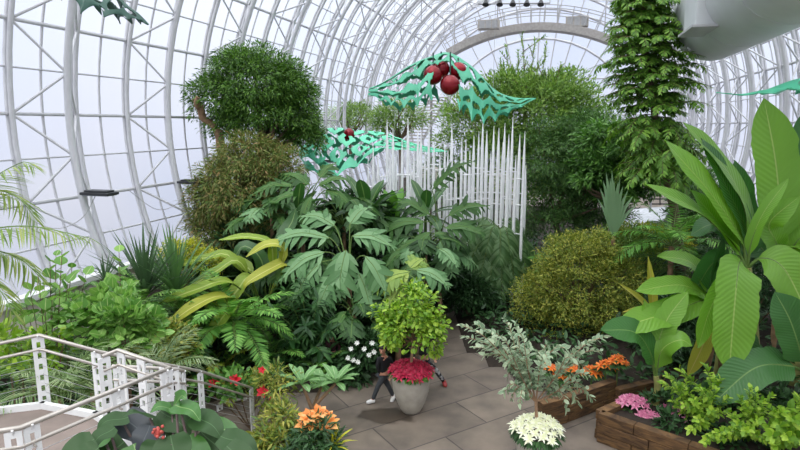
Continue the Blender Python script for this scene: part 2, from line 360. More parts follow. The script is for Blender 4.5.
# ================================================================== SETTING: glazed tube
PH0, DPH, NPH = math.radians(-22.6), math.radians(11.9), 19
HALF = 1.94; S0 = 12.1; RI = R-.85
for wi, k in enumerate(range(-3, 10)):
    sc_ = S0+3.88*k
    ss = [sc_-HALF+.97*i for i in range(5)]
    ph = [PH0+DPH*.5*i for i in range(2*NPH+1)]
    g = MB()
    for a in range(4):
        for b in range(2*NPH):
            g.add([tp(ss[a], ph[b], R+.05), tp(ss[a+1], ph[b], R+.05), tp(ss[a+1], ph[b+1], R+.05), tp(ss[a], ph[b+1], R+.05)], [[0, 1, 2, 3]])
    win = struct(g.build('window_%d' % (wi+1), M['glass'], None, False))
    f = MB()
    fine = [PH0+DPH*NPH*i/57 for i in range(58)]
    for i in range(4):
        tube(f, [tp(ss[i]+.97*.0, q, R-.02) for q in fine], .06 if i % 2 else .035, 4, 0, False)
    for b in range(2*NPH+1):
        tube(f, [tp(ss[0], ph[b], R-.03), tp(ss[-1], ph[b], R-.03)], .06 if b % 2 == 0 else .03, 4, 0, False)
    # outer chords standing off the glazing, two per bay
    for s_ in (sc_-.97, sc_+.97):
        tube(f, [tp(s_, q, R-.14) for q in fine], .07, 6, 0, False)
    struct(f.build('window_frame', M['frame'], win, True))
    t = MB()
    tube(t, [tp(sc_, q, RI) for q in fine], .09, 10)
    for b in range(NPH):
        qm = PH0+DPH*(b+.5)
        for e_ in (0, 1):
            for s_ in (-.97, .97):
                tube(t, [tp(sc_, qm, RI), tp(sc_+s_, PH0+DPH*(b+e_), R-.12)], .034, 6, 0, False)
        # purlin tie
    struct(t.build('trim_%d' % (wi+1), M['frame'], None, True))
S_END = S0+3.88*9+HALF
# end wall: fan of panes
g = MB(); ctr = A*S_END+P*CX+Zv*3.2
angs = [PH0+(2*NPH*DPH/2)*i/24 for i in range(25)]
rings = [.0, .3, .52, .72, .88, 1.0]
def ep(i, q):
    o_ = tp(S_END, angs[i], R)
    return ctr+(o_-ctr)*q
for i in range(24):
    for j in range(1, 5): g.add([ep(i, rings[j]), ep(i+1, rings[j]), ep(i+1, rings[j+1]), ep(i, rings[j+1])], [[0, 1, 2, 3]])
    g.add([ep(i, .3), ep(i+1, .3), ctr], [[0, 1, 2]])
win = struct(g.build('window_14', M['glass'], None, False))
f = MB()
for j in range(1, 6): tube(f, [ep(i, rings[j]) for i in range(25)], .09, 6, 0, False)
for i in range(25): tube(f, [ep(i, .3), ep(i, 1.)], .06, 4, 0, False)
for z_ in (7.4, 10.2): tube(f, [A*S_END+P*(CX-8.6)+Zv*z_, A*S_END+P*(CX+8.6)+Zv*z_], .07, 4)
struct(f.build('window_frame', M['frame'], win, True))
# low curb walls, end wall, floor
def slab(name, s0, s1, x, z0, z1, th, mat):
    b = MB(); box(b, A*(s0+s1)/2+P*x+Zv*(z0+z1)/2, (s1-s0, th, z1-z0), (A, P, Zv)); return struct(b.build(name, mat, None, False))
XB = R*math.cos(PH0); ZB = ZC+R*math.sin(PH0)
slab('wall_left', -4, S_END, CX-XB-.12, -.05, ZB, .25, M['curb'])
slab('wall_right', -4, S_END, CX+XB+.12, -.05, ZB, .25, M['curb'])
slab('trim_20', -4, S_END, CX-XB+.06, ZB-.04, ZB+.1, .3, M['white'])
slab('trim_21', -4, S_END, CX+XB-.06, ZB-.04, ZB+.1, .3, M['white'])
b = MB(); box(b, A*(S_END+.1)+P*CX+Zv*1.5, (.25, 2*XB, 3.1), (A, P, Zv)); struct(b.build('wall_far', M['curb'], None, False))
b = MB(); box(b, A*(S_END/2-2)+P*CX+Zv*(-.1), (S_END+4, 2*XB+.5, .2), (A, P, Zv)); struct(b.build('floor', M['floor'], None, False))
# planting ground: a bank of soil on the left, a raised bed on the right
def inside(x, y, poly):
    c = False; j = len(poly)-1
    for i in range(len(poly)):
        xi, yi = poly[i]; xj, yj = poly[j]
        if (yi > y) != (yj > y) and x < (xj-xi)*(y-yi)/(yj-yi)+xi: c = not c
        j = i
    return c
def sdist(x, y, pl):
    d = 1e9
    for (x0, y0), (x1, y1) in zip(pl[:-1], pl[1:]):
        l = (x1-x0)**2+(y1-y0)**2; t = max(0, min(1, ((x-x0)*(x1-x0)+(y-y0)*(y1-y0))/l)); d = min(d, math.hypot(x-x0-t*(x1-x0), y-y0-t*(y1-y0)))
    return d
def wl(s): q = A*s+P*(CX-XB+.05); return (q[0], q[1])
EDGE_L = [(-5.6, 2.0), (-5.6, 12.4), (-4.9, 13.4), (-1.9, 13.9), (-.2, 15.3), (1.2, 17.8), (1.9, 22.5), (3.2, 30)]
POLY_L = EDGE_L+[(4.5, 44)]+[wl(46), wl(4)]
def gz(x, y):
    d = sdist(x, y, EDGE_L)
    if inside(x, y, POLY_L): return .12+2.4*(1-math.exp(-d/4.2))
    return 0.
def wr(s): q = A*s+P*(CX+XB-.05); return (q[0], q[1])
EDGE_R = [(3.1, 30), (2.9, 22), (1.9, 18.4), (2.4, 16.2), (3.4, 14.5), (4.3, 13.6), (5.6, 13.3)]
POLY_R = EDGE_R+[(7.2, 12.6), wr(11.5), wr(46), (5.5, 44)]
def gzr(x, y):
    if inside(x, y, POLY_R): return .12+.5*(1-math.exp(-sdist(x, y, EDGE_R)/2.))
    return 0.
def mound(name, poly, fn, st=.5):
    xs = np.arange(min(p[0] for p in poly), max(p[0] for p in poly)+st, st); ys = np.arange(min(p[1] for p in poly), max(p[1] for p in poly)+st, st)
    bm = MB(); idx = {}; V = []; F = []
    for i, x in enumerate(xs):
        for j, y in enumerate(ys):
            ok = inside(x, y, poly); z = fn(x, y) if ok else -.02
            near = ok or any(inside(x+a*st, y+b*st, poly) for a in (-1, 0, 1) for b in (-1, 0, 1))
            if near: idx[(i, j)] = len(V); V.append((x, y, z+(rng.normal()*.02 if ok else 0)))
    for (i, j) in idx:
        q = [(i, j), (i+1, j), (i+1, j+1), (i, j+1)]
        if all(t in idx for t in q): F.append([idx[t] for t in q])
    bm.add(V, F); return struct(bm.build(name, M['soil'], None, True))
mound('soil_bank', POLY_L, gz); mound('soil_bed', POLY_R, gzr)
def ground(x, y): return max(gz(x, y), gzr(x, y))
def base(px, py, Y): q = at(px, py, Y); return np.array((q[0], Y, ground(q[0], Y)))
# ================================================================== landing, rails
LD = [gnd(-10, 452, 2.6), gnd(-40, 418, 2.6), gnd(43, 408, 2.6), gnd(96, 418, 2.6), gnd(128, 440, 2.6), gnd(60, 470, 2.6), gnd(20, 520, 2.6), gnd(-90, 520, 2.6)]
M['deck'] = plain('deck_boards', '#7c6f68', .75, 0, .06, 3)
b = MB(); n_ = len(LD); top = np.array(LD); bot = top-Zv*.16
b.add(top, [list(range(n_-1, -1, -1))]); b.add(bot, [list(range(n_))])
for i in range(n_): b.add([top[i], top[(i+1) % n_], bot[(i+1) % n_], bot[i]], [[0, 1, 2, 3]])
dk = b.build('walkway_deck', M['deck'], None, False); struct(dk)
b = MB()
for i in (1, 2, 3): 
    a_, c_ = top[i], top[(i+1) % n_]; d_ = nrm(c_-a_); box(b, (a_+c_)/2-Zv*.04, (np.linalg.norm(c_-a_)+.06, .07, .26), (d_, np.cross(Zv, d_), Zv))
struct(b.build('deck_edge', M['white'], dk, False))
b = MB()
for q in (top[2]+np.array((.05, -.5, 0)), top[0]+np.array((-.5, .4, 0)), top[4]+np.array((-.6, -.3, 0))): 
    gz_ = 0; box(b, (q[0], q[1], (2.44)/2), (.16, .16, 2.46))
struct(b.build('deck_support', M['white'], dk, False))
def rail_post(root, topp, h, d):
    """perforated flat post: two uprights tied by plates with slots between"""
    b = MB(); s = nrm(np.array((d[0], d[1], 0))); nn = np.cross(s, Zv); nn = nrm(nn)
    c = np.asarray(topp, float); w_ = .15
    for e_ in (-1, 1): box(b, c+s*e_*w_*.33-Zv*h/2, (.052, .02, h), (s, nn, Zv))
    k = 7
    for i in range(k): box(b, c-Zv*(.03+i*(h-.06)/(k-1)), (w_*.7, .019, .075 if i < k-1 else .12), (s, nn, Zv))
    tube(b, [c-Zv*.03, c-Zv*.03+nn*.03+Zv*.06], .012, 6)
    po = b.build('post', M['white'], root, False)
    b = MB(); tube(b, [c-Zv*.2+nn*.0, c-Zv*.2+nn*.06], .012, 6); b.build('bracket', M['railmetal'], po)
def railing(label, path, posts, lower=.2, cables=5, hz=1.07, endloop=True):
    path = [np.asarray(p, float) for p in path]
    root = thing('handrail', label, 'railing', (path[0][0], path[0][1], path[0][2]-hz))
    b = MB(); tube(b, path, .026, 8); b.build('top_rail', M['railmetal'], root)
    b = MB(); tube(b, [p-Zv*lower for p in path], .021, 8)
    b.build('lower_rail', M['railmetal'], root)
    for i in range(cables):
        b = MB(); tube(b, [p-Zv*(lower+.12+i*(hz-lower-.2)/cables) for p in path], .0035, 4); b.build('cable', M['grey'], root)
    for (i, t, h) in posts:
        p = path[i]*(1-t)+path[i+1]*t; rail_post(root, p-Zv*.03, h-.03, path[i+1]-path[i])
    return root
M['railmetal'] = plain('brushed_rail', '#b3aca4', .35, .5, .03)
railing('outer handrail of the landing, cornering at left and running down towards the red flowers', [at(-45, 353, 7.3), at(39, 335, 7.8), at(100, 352, 7.55), at(200, 371, 9.8), at(252, 388, 11.5)],
        [(0, .98, 1.07), (1, .93, 1.07), (2, .42, 1.1), (2, .72, 1.1), (3, .0, 1.05), (3, .98, 1.03)], .21)
railing('inner handrail with a pointed turn, running from the bottom left corner to the stair head', [at(-60, 440, 5.0), at(20, 428, 5.3), at(170, 368, 6.7), at(118, 350, 7.2), at(102, 356.5, 7.05)],
        [(0, .9, 1.07), (1, .06, 1.07), (1, .6, 1.0), (1, .97, 1.05), (2, .12, 1.05), (2, .55, 1.05), (2, .95, 1.05), (3, .9, 1.05)], .2, 4)
railing('short handrail behind the inner rail at the stair head', [at(112, 366, 7.5), at(176, 369, 7.6), at(184, 371, 8.0)], [(0, .1, 1.0), (0, .95, 1.0), (1, .9, 1.0)], .2, 2)
railing('low far handrail glimpsed beyond the red flowers beside the paved floor', [at(218, 404, 12.6), at(247, 398, 13.2)], [(0, .05, .9), (0, .95, .9)], .2, 2, .9)
# ================================================================== duct
s_e, s_b = 20.5, 2.0
dc = lambda s: A*s+P*4.33+Zv*(H+3.19)
dr = thing('air_duct', 'huge round pale grey air duct running under the roof at upper right', 'duct', dc(s_e)-Zv*1.25)
b = MB(); tube(b, [dc(s_e), dc(s_e-.03), dc(15), dc(10), dc(5), dc(s_b)], 1.22, 48); d_body = b.build('duct_body', M['duct'], dr)
d_body.modifiers.new('es', 'EDGE_SPLIT').split_angle = math.radians(50)
b = MB()
for s_ in (17.0, 13.6, 10.2, 6.8):
    b = MB(); tube(b, [dc(s_+.03), dc(s_-.03)], 1.228, 48); b.build('seam_band', M['duct'], dr, False)
# hatch box hanging on the side that faces the middle of the hall
bc = dc(16.7)-P*.88-Zv*.02
b = MB(); box(b, bc-Zv*.05, (1.5, .95, 1.5), (A, P, Zv)); hb = b.build('access_box', M['duct'], dr, False, .02)
b = MB(); box(b, bc-Zv*.82, (1.75, 1.15, .07), (A, P, Zv)); b.build('access_shelf', M['grey'], hb, False, .01)
b = MB(); box(b, bc-A*.755+Zv*.12, (.02, .26, 1.0), (A, P, Zv)); b.build('hatch_slot', plain('hatch_wood', '#b9a88e', .7), hb, False)
b = MB(); q = dc(19.6)-P*.8-Zv*.93; ball(b, q, .07, 10); tube(b, [q, q+P*.25+Zv*.1], .03, 6); b.build('spot_lamp', M['white'], dr)
b = MB()
for s_ in (16.9, 13.0, 9.1, 5.2):
    for e_ in (-.7, .7):
        b = MB(); p0 = dc(s_)+P*e_+Zv*.95; xx = np.dot(p0, P)-CX; zt = ZC+math.sqrt(RI**2-xx**2); tube(b, [p0, np.array((p0[0], p0[1], zt))], .02, 6); b.build('hanger_rod', M['grey'], dr)
# ================================================================== floodlights on the left glazing
def proj(p):
    d = p[1]*cp-(p[2]-H)*sp; up = p[1]*sp+(p[2]-H)*cp
    return 400+FPX*p[0]/d, 225-FPX*up/d
def flood(label, k, py, L=.62, cable=True):
    s_ = S0+3.88*k; ph_ = min(np.linspace(-.35, .8, 300), key=lambda q: abs(proj(tp(s_, q, RI-.5))[1]-py))
    e_ = tp(s_, ph_, RI-.02); c = e_+P*(L*.5+.12); r = thing('floodlight', label, 'light', c, 'black floodlights on the glazing')
    b = MB(); box(b, c, (.42, L, .07), (A, P, Zv)); box(b, c+Zv*.06, (.3, L*.8, .05), (A, P, Zv)); b.build('housing', M['black'], r, False, .012)
    b = MB(); box(b, c-Zv*.045, (.36, L*.9, .015), (A, P, Zv)); b.build('lens', M['lens'], r, False)
    b = MB(); tube(b, [c-P*L*.45, e_], .035, 8); b.build('mounting_arm', M['black'], r)
    if cable:
        b = MB(); q = c-P*.1-Zv*.03; tube(b, resample([q, q-P*.25-Zv*.6-A*.3, q-P*.6-Zv*.75-A*.9, tp(s_-1.9, ph_, RI+.3)], 20), .01, 6); b.build('power_cable', M['grey'], r)
flood('black floodlight on the glazing at far left, with a drooping cable', 0, 190, .85)
flood('black floodlight on the glazing just left of the reddish shrub', 1, 179, .85)
flood('small black floodlight on the glazing right below the round-topped tree', 4, 160, .85, False)
# ================================================================== far end: catwalk, boxes, lamps, stair
s_c = 43.
def ca(ang, r): return A*s_c+P*(CX-r*math.cos(ang))+Zv*(1.0+r*math.sin(ang))
cw = thing('arched_catwalk', 'arched maintenance catwalk crossing the far end high under the roof', 'catwalk', A*s_c+P*CX+Zv*12.)
aa = [math.radians(60.5+54*i/40) for i in range(41)]
for nm, rr, th_, mt in (('walk_beam', 12.3, .3, M['beam']) if 'beam' in M else ('walk_beam', 12.3, .3, plain('catwalk_grey', '#a29d98', .7)),):
    b = MB()
    for q0, q1 in zip(aa[:-1], aa[1:]):
        V = [ca(q, r_)+A*d for d in (-.6, .6) for q, r_ in ((q0, rr-.25), (q1, rr-.25), (q1, rr+.25), (q0, rr+.25))]
        b.add(V, [[0, 1, 2, 3], [7, 6, 5, 4], [0, 4, 5, 1], [3, 2, 6, 7]])
    b.build(nm, mt, cw, False)
b = MB()
for d in (-.6, .6):
    for hh in (.6, 1.1): tube(b, [ca(q, 12.6+hh)+A*d for q in aa], .03, 6)
    for q in aa[::3]: tube(b, [ca(q, 12.6)+A*d, ca(q, 13.7)+A*d], .03, 6)
b.build('guard_rail', M['grey'], cw)
b = MB()
for q in (aa[2], aa[13], aa[27], aa[38]):
    b = MB(); p = ca(q, 12.5); xx = np.dot(p, P)-CX; zt = ZC+math.sqrt(max(.1, RI**2-xx**2)); tube(b, [p, np.array((p[0], p[1], max(zt, p[2]+.3)))], .04, 6); b.build('hanger', M['grey'], cw)
def cabinet(label, px, py, wpx, hpx):
    s_ = s_c-.75; Y = at(px, py, 40)[1]; c = at(px, py, 41.2); w_, h_ = px2m(wpx, c), px2m(hpx, c)
    r = thing('catwalk_cabinet', label, 'cabinet', c-Zv*h_/2, 'grey cabinets on the catwalk')
    b = MB(); box(b, c, (w_, .7, h_), (P, A, Zv)); b.build('cabinet_body', M['cab'], r, False, .03)
    b = MB()
    for i in range(3): box(b, c-A*.36+P*(i-1)*w_*.3, (w_*.24, .03, h_*.8), (P, A, Zv)); 
    b.build('louvre_panel', M['grey'], r, False)
M['cab'] = plain('cabinet_beige', '#aaa49c', .7)
cabinet('grey louvred cabinet on the left half of the far catwalk', 489, 25, 21, 9)
cabinet('grey louvred cabinet on the right half of the far catwalk', 577, 22, 22, 10)
lb = thing('lighting_bar', 'dark lamp bar hanging from the roof above the far catwalk', 'light', at(515, 2, 40))
b = MB(); tube(b, [at(478, 4, 40), at(550, 3, 40)], .05, 6); tube(b, [at(478, 4, 40), at(478, -14, 40)], .03, 6); tube(b, [at(550, 3, 40), at(550, -14, 40)], .03, 6); b.build('bar', M['grey'], lb)
for px in (486, 500, 513, 527, 541):
    b = MB(); c = at(px, .5, 39.8); tube(b, [c, c-Zv*.3-A*.15], [.1, .22], 10); b.build('lamp_head', M['black'], lb)
st = thing('staircase', 'steep grey open-tread staircase climbing behind the far plants, left of the tall airy tree', 'staircase', at(412, 150, 36))
p0, p1 = at(408, 150, 36), at(440, 96, 37)
b = MB(); q = nrm(np.cross(nrm(p1-p0), A))
for e_ in (-.55, .55): tube(b, [p0+P*e_, p1+P*e_], .09, 4)
b.build('stringer', M['frame'], st, False)
for i in range(17):
    c = p0+(p1-p0)*(i+.5)/17; b = MB(); box(b, c, (1.2, .3, .06), (P, A, Zv)); b.build('tread', M['cab'], st, False)
b = MB()
for e_ in (-.6, .6): tube(b, [p0+P*e_+Zv*1, p1+P*e_+Zv*1], .03, 6); tube(b, [p0+P*e_, p0+P*e_+Zv], .03, 6); tube(b, [p1+P*e_, p1+P*e_+Zv], .03, 6)
b.build('stair_rail', M['white'], st)
b = MB(); zz = p0[2]
for e_ in (-.55, .55): tube(b, [np.append((p0+P*e_)[:2], .3), p0+P*e_], .08, 6); tube(b, [np.append((p1+P*e_)[:2], .3), p1+P*e_], .08, 6)
b.build('stair_column', M['frame'], st)
# pavilion with a white canopy behind the bananas
pv = thing('pavilion', 'small pavilion with sloping white canopy roof and dark slatted screen, behind the bananas', 'pavilion', base(645, 300, 25))
b = MB(); V = [at(612, 232, 24.6), at(664, 219, 24.3), at(672, 206, 27), at(634, 209, 27.3)]
V = np.array(V); b.add(np.vstack((V, V-Zv*.08)), [[0, 1, 2, 3], [7, 6, 5, 4], [0, 4, 5, 1], [1, 5, 6, 2], [2, 6, 7, 3], [3, 7, 4, 0]]); b.build('canopy_roof', plain('canopy_white', '#c9ccd1', .6), pv, False)
for px, py, Y in ((616, 231, 24.8), (662, 219, 24.5), (668, 207, 26.8), (652, 186, 27), (676, 186, 27), (650, 209, 26.5)):
    b = MB(); q = at(px, py, Y); tube(b, [(q[0], q[1], ground(q[0], q[1])), q], .05, 8); b.build('post', M['grey'], pv)
b = MB()
for py in (189, 194, 199, 204): tube(b, [at(650, py, 27), at(690, py, 27)], .04, 4)
for px in (650, 660, 670, 680, 690): tube(b, [at(px, 188, 27), at(px, 205, 27)], .03, 4)
b.build('slat_screen', M['dark'], pv, False)
# white column glimpsed beside the fan palm
b = MB(); q = at(607, 200, 24); tube(b, [(q[0], q[1], ground(q[0], q[1])), q], .1, 10); tube(b, [q, q+Zv*.05], .16, 10); tag(b.build('white_pole', M['white']), 'slim white pole standing behind the grey-green fan palm', 'pole')
# ================================================================== white spires
sp_r = thing('spire_screen', 'screen of tall pointed white spires joined by cross rungs, behind the big-leaved plants', 'sculpture', (1.5, 21, 0.))
M['spire'] = plain('spire_white', '#f0f0f2', .45, 0, .015)
SPX = [(368, 160, 0), (373, 144, 1), (378, 152, 0), (382, 168, 1), (387, 119, 1), (393, 128, 0), (396, 149, 0), (402, 138, 1), (408, 118, 1), (411, 156, 0), (418, 129, 1), (421, 130, 0),
       (429, 124, 1), (434, 141, 0), (440, 152, 1), (445, 139, 0), (452, 124, 1), (456, 158, 0), (462, 137, 0), (466, 139, 1), (474, 135, 0), (479, 131, 1), (483, 120, 0), (487, 130, 1), (491, 151, 0),
       (494, 126, 1), (499, 128, 0), (503, 142, 0), (505, 123, 1), (509, 134, 0), (513, 117, 1), (516, 155, 0), (520, 134, 1), (525, 131, 0), (526, 165, 1), (414, 150, 0), (425, 150, 1), (448, 150, 1), (470, 150, 1), (390, 150, 0)]
tops = []
for i, (px, py, row) in enumerate(SPX):
    t_ = (px-447)/80; Y = 20.3+1.0*t_*t_*-1+(.9 if row else 0)
    q = at(px, py, Y); z0 = max(0, ground(q[0], q[1])-.05); b = MB(); w_ = .05+.014*((i*7) % 3)/2
    zz = [z0, z0+2, q[2]-1.3, q[2]-.7, q[2]]
    pts = [np.array((q[0], q[1], z)) for z in zz]; tube(b, pts, 1, 8)
    V = b.v[0].reshape(5, 8, 3); rr = [w_, w_, w_, w_*.75, .006]
    for j in range(5): V[j] = pts[j]+(V[j]-pts[j])*rr[j]
    b.build('spire', M['spire'], sp_r); tops.append((q, row))
for row in (0, 1):
    tt = sorted([t for t, r_ in tops if r_ == row], key=lambda q: q[0])
    for a_, c_ in zip(tt[:-1], tt[1:]):
        if np.linalg.norm(a_[:2]-c_[:2]) > .75: continue
        for z in (3.0, 4.1, 5.0):
            if min(a_[2], c_[2]) < z+.5: continue
            zz = z+rng.uniform(-.2, .2)
            b = MB(); tube(b, [np.array((a_[0], a_[1], zz)), np.array((c_[0], c_[1], zz))], .018, 6); b.build('rung', M['spire'], sp_r)
# ================================================================== hanging holly-leaf sculptures
def sculpt_mat(name, c1, c2, rough=.4):
    return plain(name, c1, rough, .0, .08, 1.4)
M['holly'] = sculpt_mat('holly_green', '#3f9f7b', 0); M['hollyL'] = sculpt_mat('holly_light_green', '#63cfa4', 0); M['hollyD'] = sculpt_mat('holly_dark_green', '#1f4a3d', 0)
M['berry'] = plain('berry_red', '#7c101b', .18, .35, .1, 3)
def cloth_leaf(fn, nu, nv, hole, mat, root, th=.02, name='leaf_sheet'):
    U = np.linspace(-1, 1, nu); Vv = np.linspace(-1, 1, nv); G = np.array([[fn(u, v) for v in Vv] for u in U]).reshape(-1, 3)
    F = []
    for i in range(nu-1):
        for j in range(nv-1):
            if not hole((U[i]+U[i+1])/2, (Vv[j]+Vv[j+1])/2): F.append([i*nv+j, (i+1)*nv+j, (i+1)*nv+j+1, i*nv+j+1])
    b = MB(); b.add(G, F); o = b.build(name, mat, root, False)
    bm = bmesh.new(); bm.from_mesh(o.data); bmesh.ops.delete(bm, geom=[v for v in bm.verts if not v.link_faces], context='VERTS'); 
    for _ in range(2): bmesh.ops.smooth_vert(bm, verts=[v for v in bm.verts if v.is_boundary], factor=.4, use_axis_x=True, use_axis_y=True, use_axis_z=True)
    bm.to_mesh(o.data); bm.free()
    s = o.modifiers.new('s', 'SOLIDIFY'); s.thickness = th
    return o
def ell(u, v, L): return any(((u-a)*math.cos(q)+(v-b)*math.sin(q))**2/(c*c)+(-(u-a)*math.sin(q)+(v-b)*math.cos(q))**2/(d*d) < 1 for a, b, c, d, q in L)
def hang(root, p, name='suspension_wire'):
    p = np.asarray(p, float); xx = np.dot(p, P)-CX; zt = ZC+math.sqrt(RI**2-xx**2); b = MB(); tube(b, [p, np.array((p[0], p[1], zt))], .006, 5); b.build(name, M['grey'], root)
# (1) centre leaf with red berries
def curve_leaf(keys, W, Y0, kdrop, spike, amp=.38, back=1.):
    us = np.linspace(-1, 1, len(keys)); C = resample([at(px, py, Y) for px, py, Y in keys], 60); x = np.linspace(-1, 1, 60)
    def fn(u, v):
        c = np.array([np.interp(u, x, C[:, k]) for k in range(3)])
        w_ = np.interp(u, np.linspace(-1, 1, len(W)), W)
        ph_ = (u+1)*spike/2*PI
        q_ = max(0, min(1, (abs(v)-.5)/.5)); w_ *= 1-amp*q_*abs(math.sin(ph_))**.55
        s_ = 1 if v < 0 else back
        return c+np.array((.12*v*w_, -(-v)*w_*.8*s_, 0))-Zv*(kdrop*w_*abs(v)**1.4)+np.array((0, 0, .04*min(1, w_/.6)*math.sin(9*u+5*v)))
    return fn
fn = curve_leaf([(369, 88, 17), (400, 72, 17), (430, 56, 17), (448, 51, 17), (470, 66, 17), (495, 88, 17.1), (515, 98, 17.2), (536, 98, 17.3)], [.25, 1.1, 1.5, 1.55, 1.75, 1.7, 1.2, .45, .02], 17, .95, 13, .28)
Hl = []
for i in range(15):
    a = -.88+i*.122
    for v0, c_, d_ in ((-.2, .03, .1), (-.46, .042, .13), (-.76, .036, .1)):
        Hl.append((a+.06*(v0 < -.4), v0, c_, d_, (.45 if i % 2 else -.35)))
Hl += [(a, -b, c, d, -q) for a, b, c, d, q in Hl]
Hl += [(-.09, .72, .15, .42, 0), (-.09, -.72, .15, .42, 0)]
s1 = thing('hanging_leaf_sculpture', 'hanging green metal holly leaf with red berries, in the air above the white spires', 'sculpture', at(445, 75, 17))
cloth_leaf(fn, 190, 60, lambda u, v: ell(u, v, Hl) or (u < -.45 and math.sin(v*22+u*3) > .6), M['holly'], s1)
for px, py, Y, r_ in ((433, 75, 16.6, .27), (450, 85, 16.4, .28), (458, 71, 16.8, .25), (441, 69, 16.9, .25)):
    b = MB(); ball(b, at(px, py, Y), r_, 22); by = b.build('berry', M['berry'], s1)
    b = MB(); q = at(px, py, Y); tube(b, [q, np.array((q[0], q[1], fn((px-452)/84, 0)[2]-.0))], .02, 6); b.build('berry_stalk', M['hollyD'], by)
hang(s1, fn(-.05, 0)); hang(s1, fn(.5, 0)); hang(s1, fn(-.6, 0))
# (2) lighter leaf with curls, left of the spires
fn2 = curve_leaf([(300, 148, 22.4), (318, 132, 22.4), (345, 128, 22.4), (372, 131, 22.4), (400, 138, 22.5), (425, 146, 22.6), (447, 151, 22.6)], [.25, 1.6, 1.9, 1.5, .62, .4, .25, .02], 22, 1.0, 9, .12)
H2 = []
for i in range(14):
    for j, v0 in enumerate((-.22, -.52, -.8)):
        H2.append((-.9+i*.13+.05*j, v0, .03, .15, .6 if (i+j) % 2 else -.6)); H2.append((-.85+i*.13+.05*j, v0+.16, .026, .07, .2))
H2 += [(a, -b, c, d, -q) for a, b, c, d, q in H2]
s2 = thing('hanging_leaf_sculpture', 'hanging light green metal leaf with curled cut-outs and long tail, beside the round-topped tree', 'sculpture', at(345, 145, 22.4))
cloth_leaf(fn2, 190, 60, lambda u, v: ell(u, v, H2), M['hollyL'], s2)
for px, py, r_ in ((349, 134, .22), (343, 139, .16)):
    b = MB(); ball(b, at(px, py, 22.2), r_, 18); b.build('berry', M['berry'], s2)
hang(s2, fn2(-.5, 0)); hang(s2, fn2(.3, 0))
# (3) dark leaf at the top left
fn3 = curve_leaf([(60, -34, 9.5), (90, -20, 9.5), (112, -8, 9.5), (128, 4, 9.5), (142, 17, 9.5), (149, 24, 9.5)], [.2, .62, .7, .62, .42, .2, .01], 9.5, .85, 5)
H3 = [(-.5, -.35, .16, .22, 0), (-.1, -.4, .13, .24, .3), (.3, -.45, .15, .2, -.2), (.1, -.8, .06, .1, 0), (.6, -.4, .12, .2, 0)]; H3 += [(a, -b, c, d, -q) for a, b, c, d, q in H3]
s3 = thing('hanging_leaf_sculpture', 'hanging dark green metal leaf, its cut-out tip dipping into the top left corner', 'sculpture', at(112, 0, 9.5))
cloth_leaf(fn3, 120, 50, lambda u, v: ell(u, v, H3), M['hollyD'], s3); hang(s3, fn3(-.3, 0)); hang(s3, fn3(.4, 0))
# (4) leaf entering from the right
fn4 = curve_leaf([(716, 92, 13), (742, 94, 13), (762, 90, 13), (785, 84, 13), (812, 76, 13), (845, 72, 13)], [.008, .025, .2, .7, 1.1, 1.3, .6], 13, .3, 5)
H4 = [(.0, -.5, .1, .18, 0), (.35, -.4, .16, .2, .2), (.7, -.5, .14, .2, 0)]; H4 += [(a, -b, c, d, -q) for a, b, c, d, q in H4]
s4 = thing('hanging_leaf_sculpture', 'hanging green metal leaf, thin tip pointing left, at the right edge above the bananas', 'sculpture', at(785, 84, 13))
cloth_leaf(fn4, 120, 40, lambda u, v: ell(u, v, H4), M['hollyL'], s4); hang(s4, fn4(.3, 0)); hang(s4, fn4(.8, 0))
# ================================================================== LEAF MATERIALS
G = {}
G['tree'] = leafmat('tree_leaf', ['#2f4f1c', '#4d742c', '#6d943a'], .5)
G['airy'] = leafmat('airy_leaf', ['#4f6f30', '#6d8f42', '#93ad58'], .5, .3)
G['darkt'] = leafmat('dark_leaf', ['#2f4d22', '#486d34', '#668c46'], .5)
G['mid'] = leafmat('mid_leaf', ['#345a20', '#507c34', '#6e9a46'], .45)
G['conif'] = leafmat('conifer_leaf', ['#416823', '#618c34', '#8ab348'], .5)
G['russet'] = leafmat('russet_leaf', ['#4f6a2a', '#687c3a', '#7e8246', '#957c50'], .55)
G['gold'] = leafmat('golden_leaf', ['#4f6222', '#6d7f30', '#929a40', '#b4b052'], .55)
G['lime'] = leafmat('lime_leaf', ['#527a24', '#7ea433', '#a9c44c'], .45, .3)
G['sage'] = leafmat('sage_leaf', ['#70896a', '#8fa586', '#b3c2a2'], .5, .2, edge='#c9d3b5')
G['philo'] = leafmat('philodendron_leaf', ['#2c4d22', '#446a33', '#688c4c'], .5, .2, spec=.3)
G['dphilo'] = leafmat('dark_lobed_leaf', ['#233f1d', '#345728', '#4c7038'], .5, .2, spec=.3)
G['philob'] = leafmat('pale_lobed_leaf', ['#527a4a', '#709766', '#95b288'], .5, .2, spec=.3)
G['philoy'] = leafmat('yellowing_lobed_leaf', ['#6c8c3c', '#8aa34a', '#a9b358'], .4, .22)
G['weep'] = leafmat('drooping_leaf', ['#45663a', '#5c7d4c', '#789468'], .4, .18)
G['dbroad'] = leafmat('dark_broad_leaf', ['#25431f', '#355b2a', '#477036'], .35, .2, rib='#7f9a5a', ribw=.07, spec=.5)
G['heli'] = leafmat('heliconia_leaf', ['#4f7a2c', '#7f9c38', '#a9b446'], .38, .25, rib='#c0cc78', ribw=.1, pleat=110)
G['heliy'] = leafmat('yellow_heliconia_leaf', ['#869a36', '#a6ae44', '#b2a648'], .4, .25, rib='#d6d283', ribw=.07, pleat=110)
G['fan'] = leafmat('fan_leaf', ['#66885c', '#82a279', '#9cba94'], .5, .2)
G['fern'] = leafmat('fern_leaf', ['#467a2c', '#639640', '#84b456'], .45, .25)
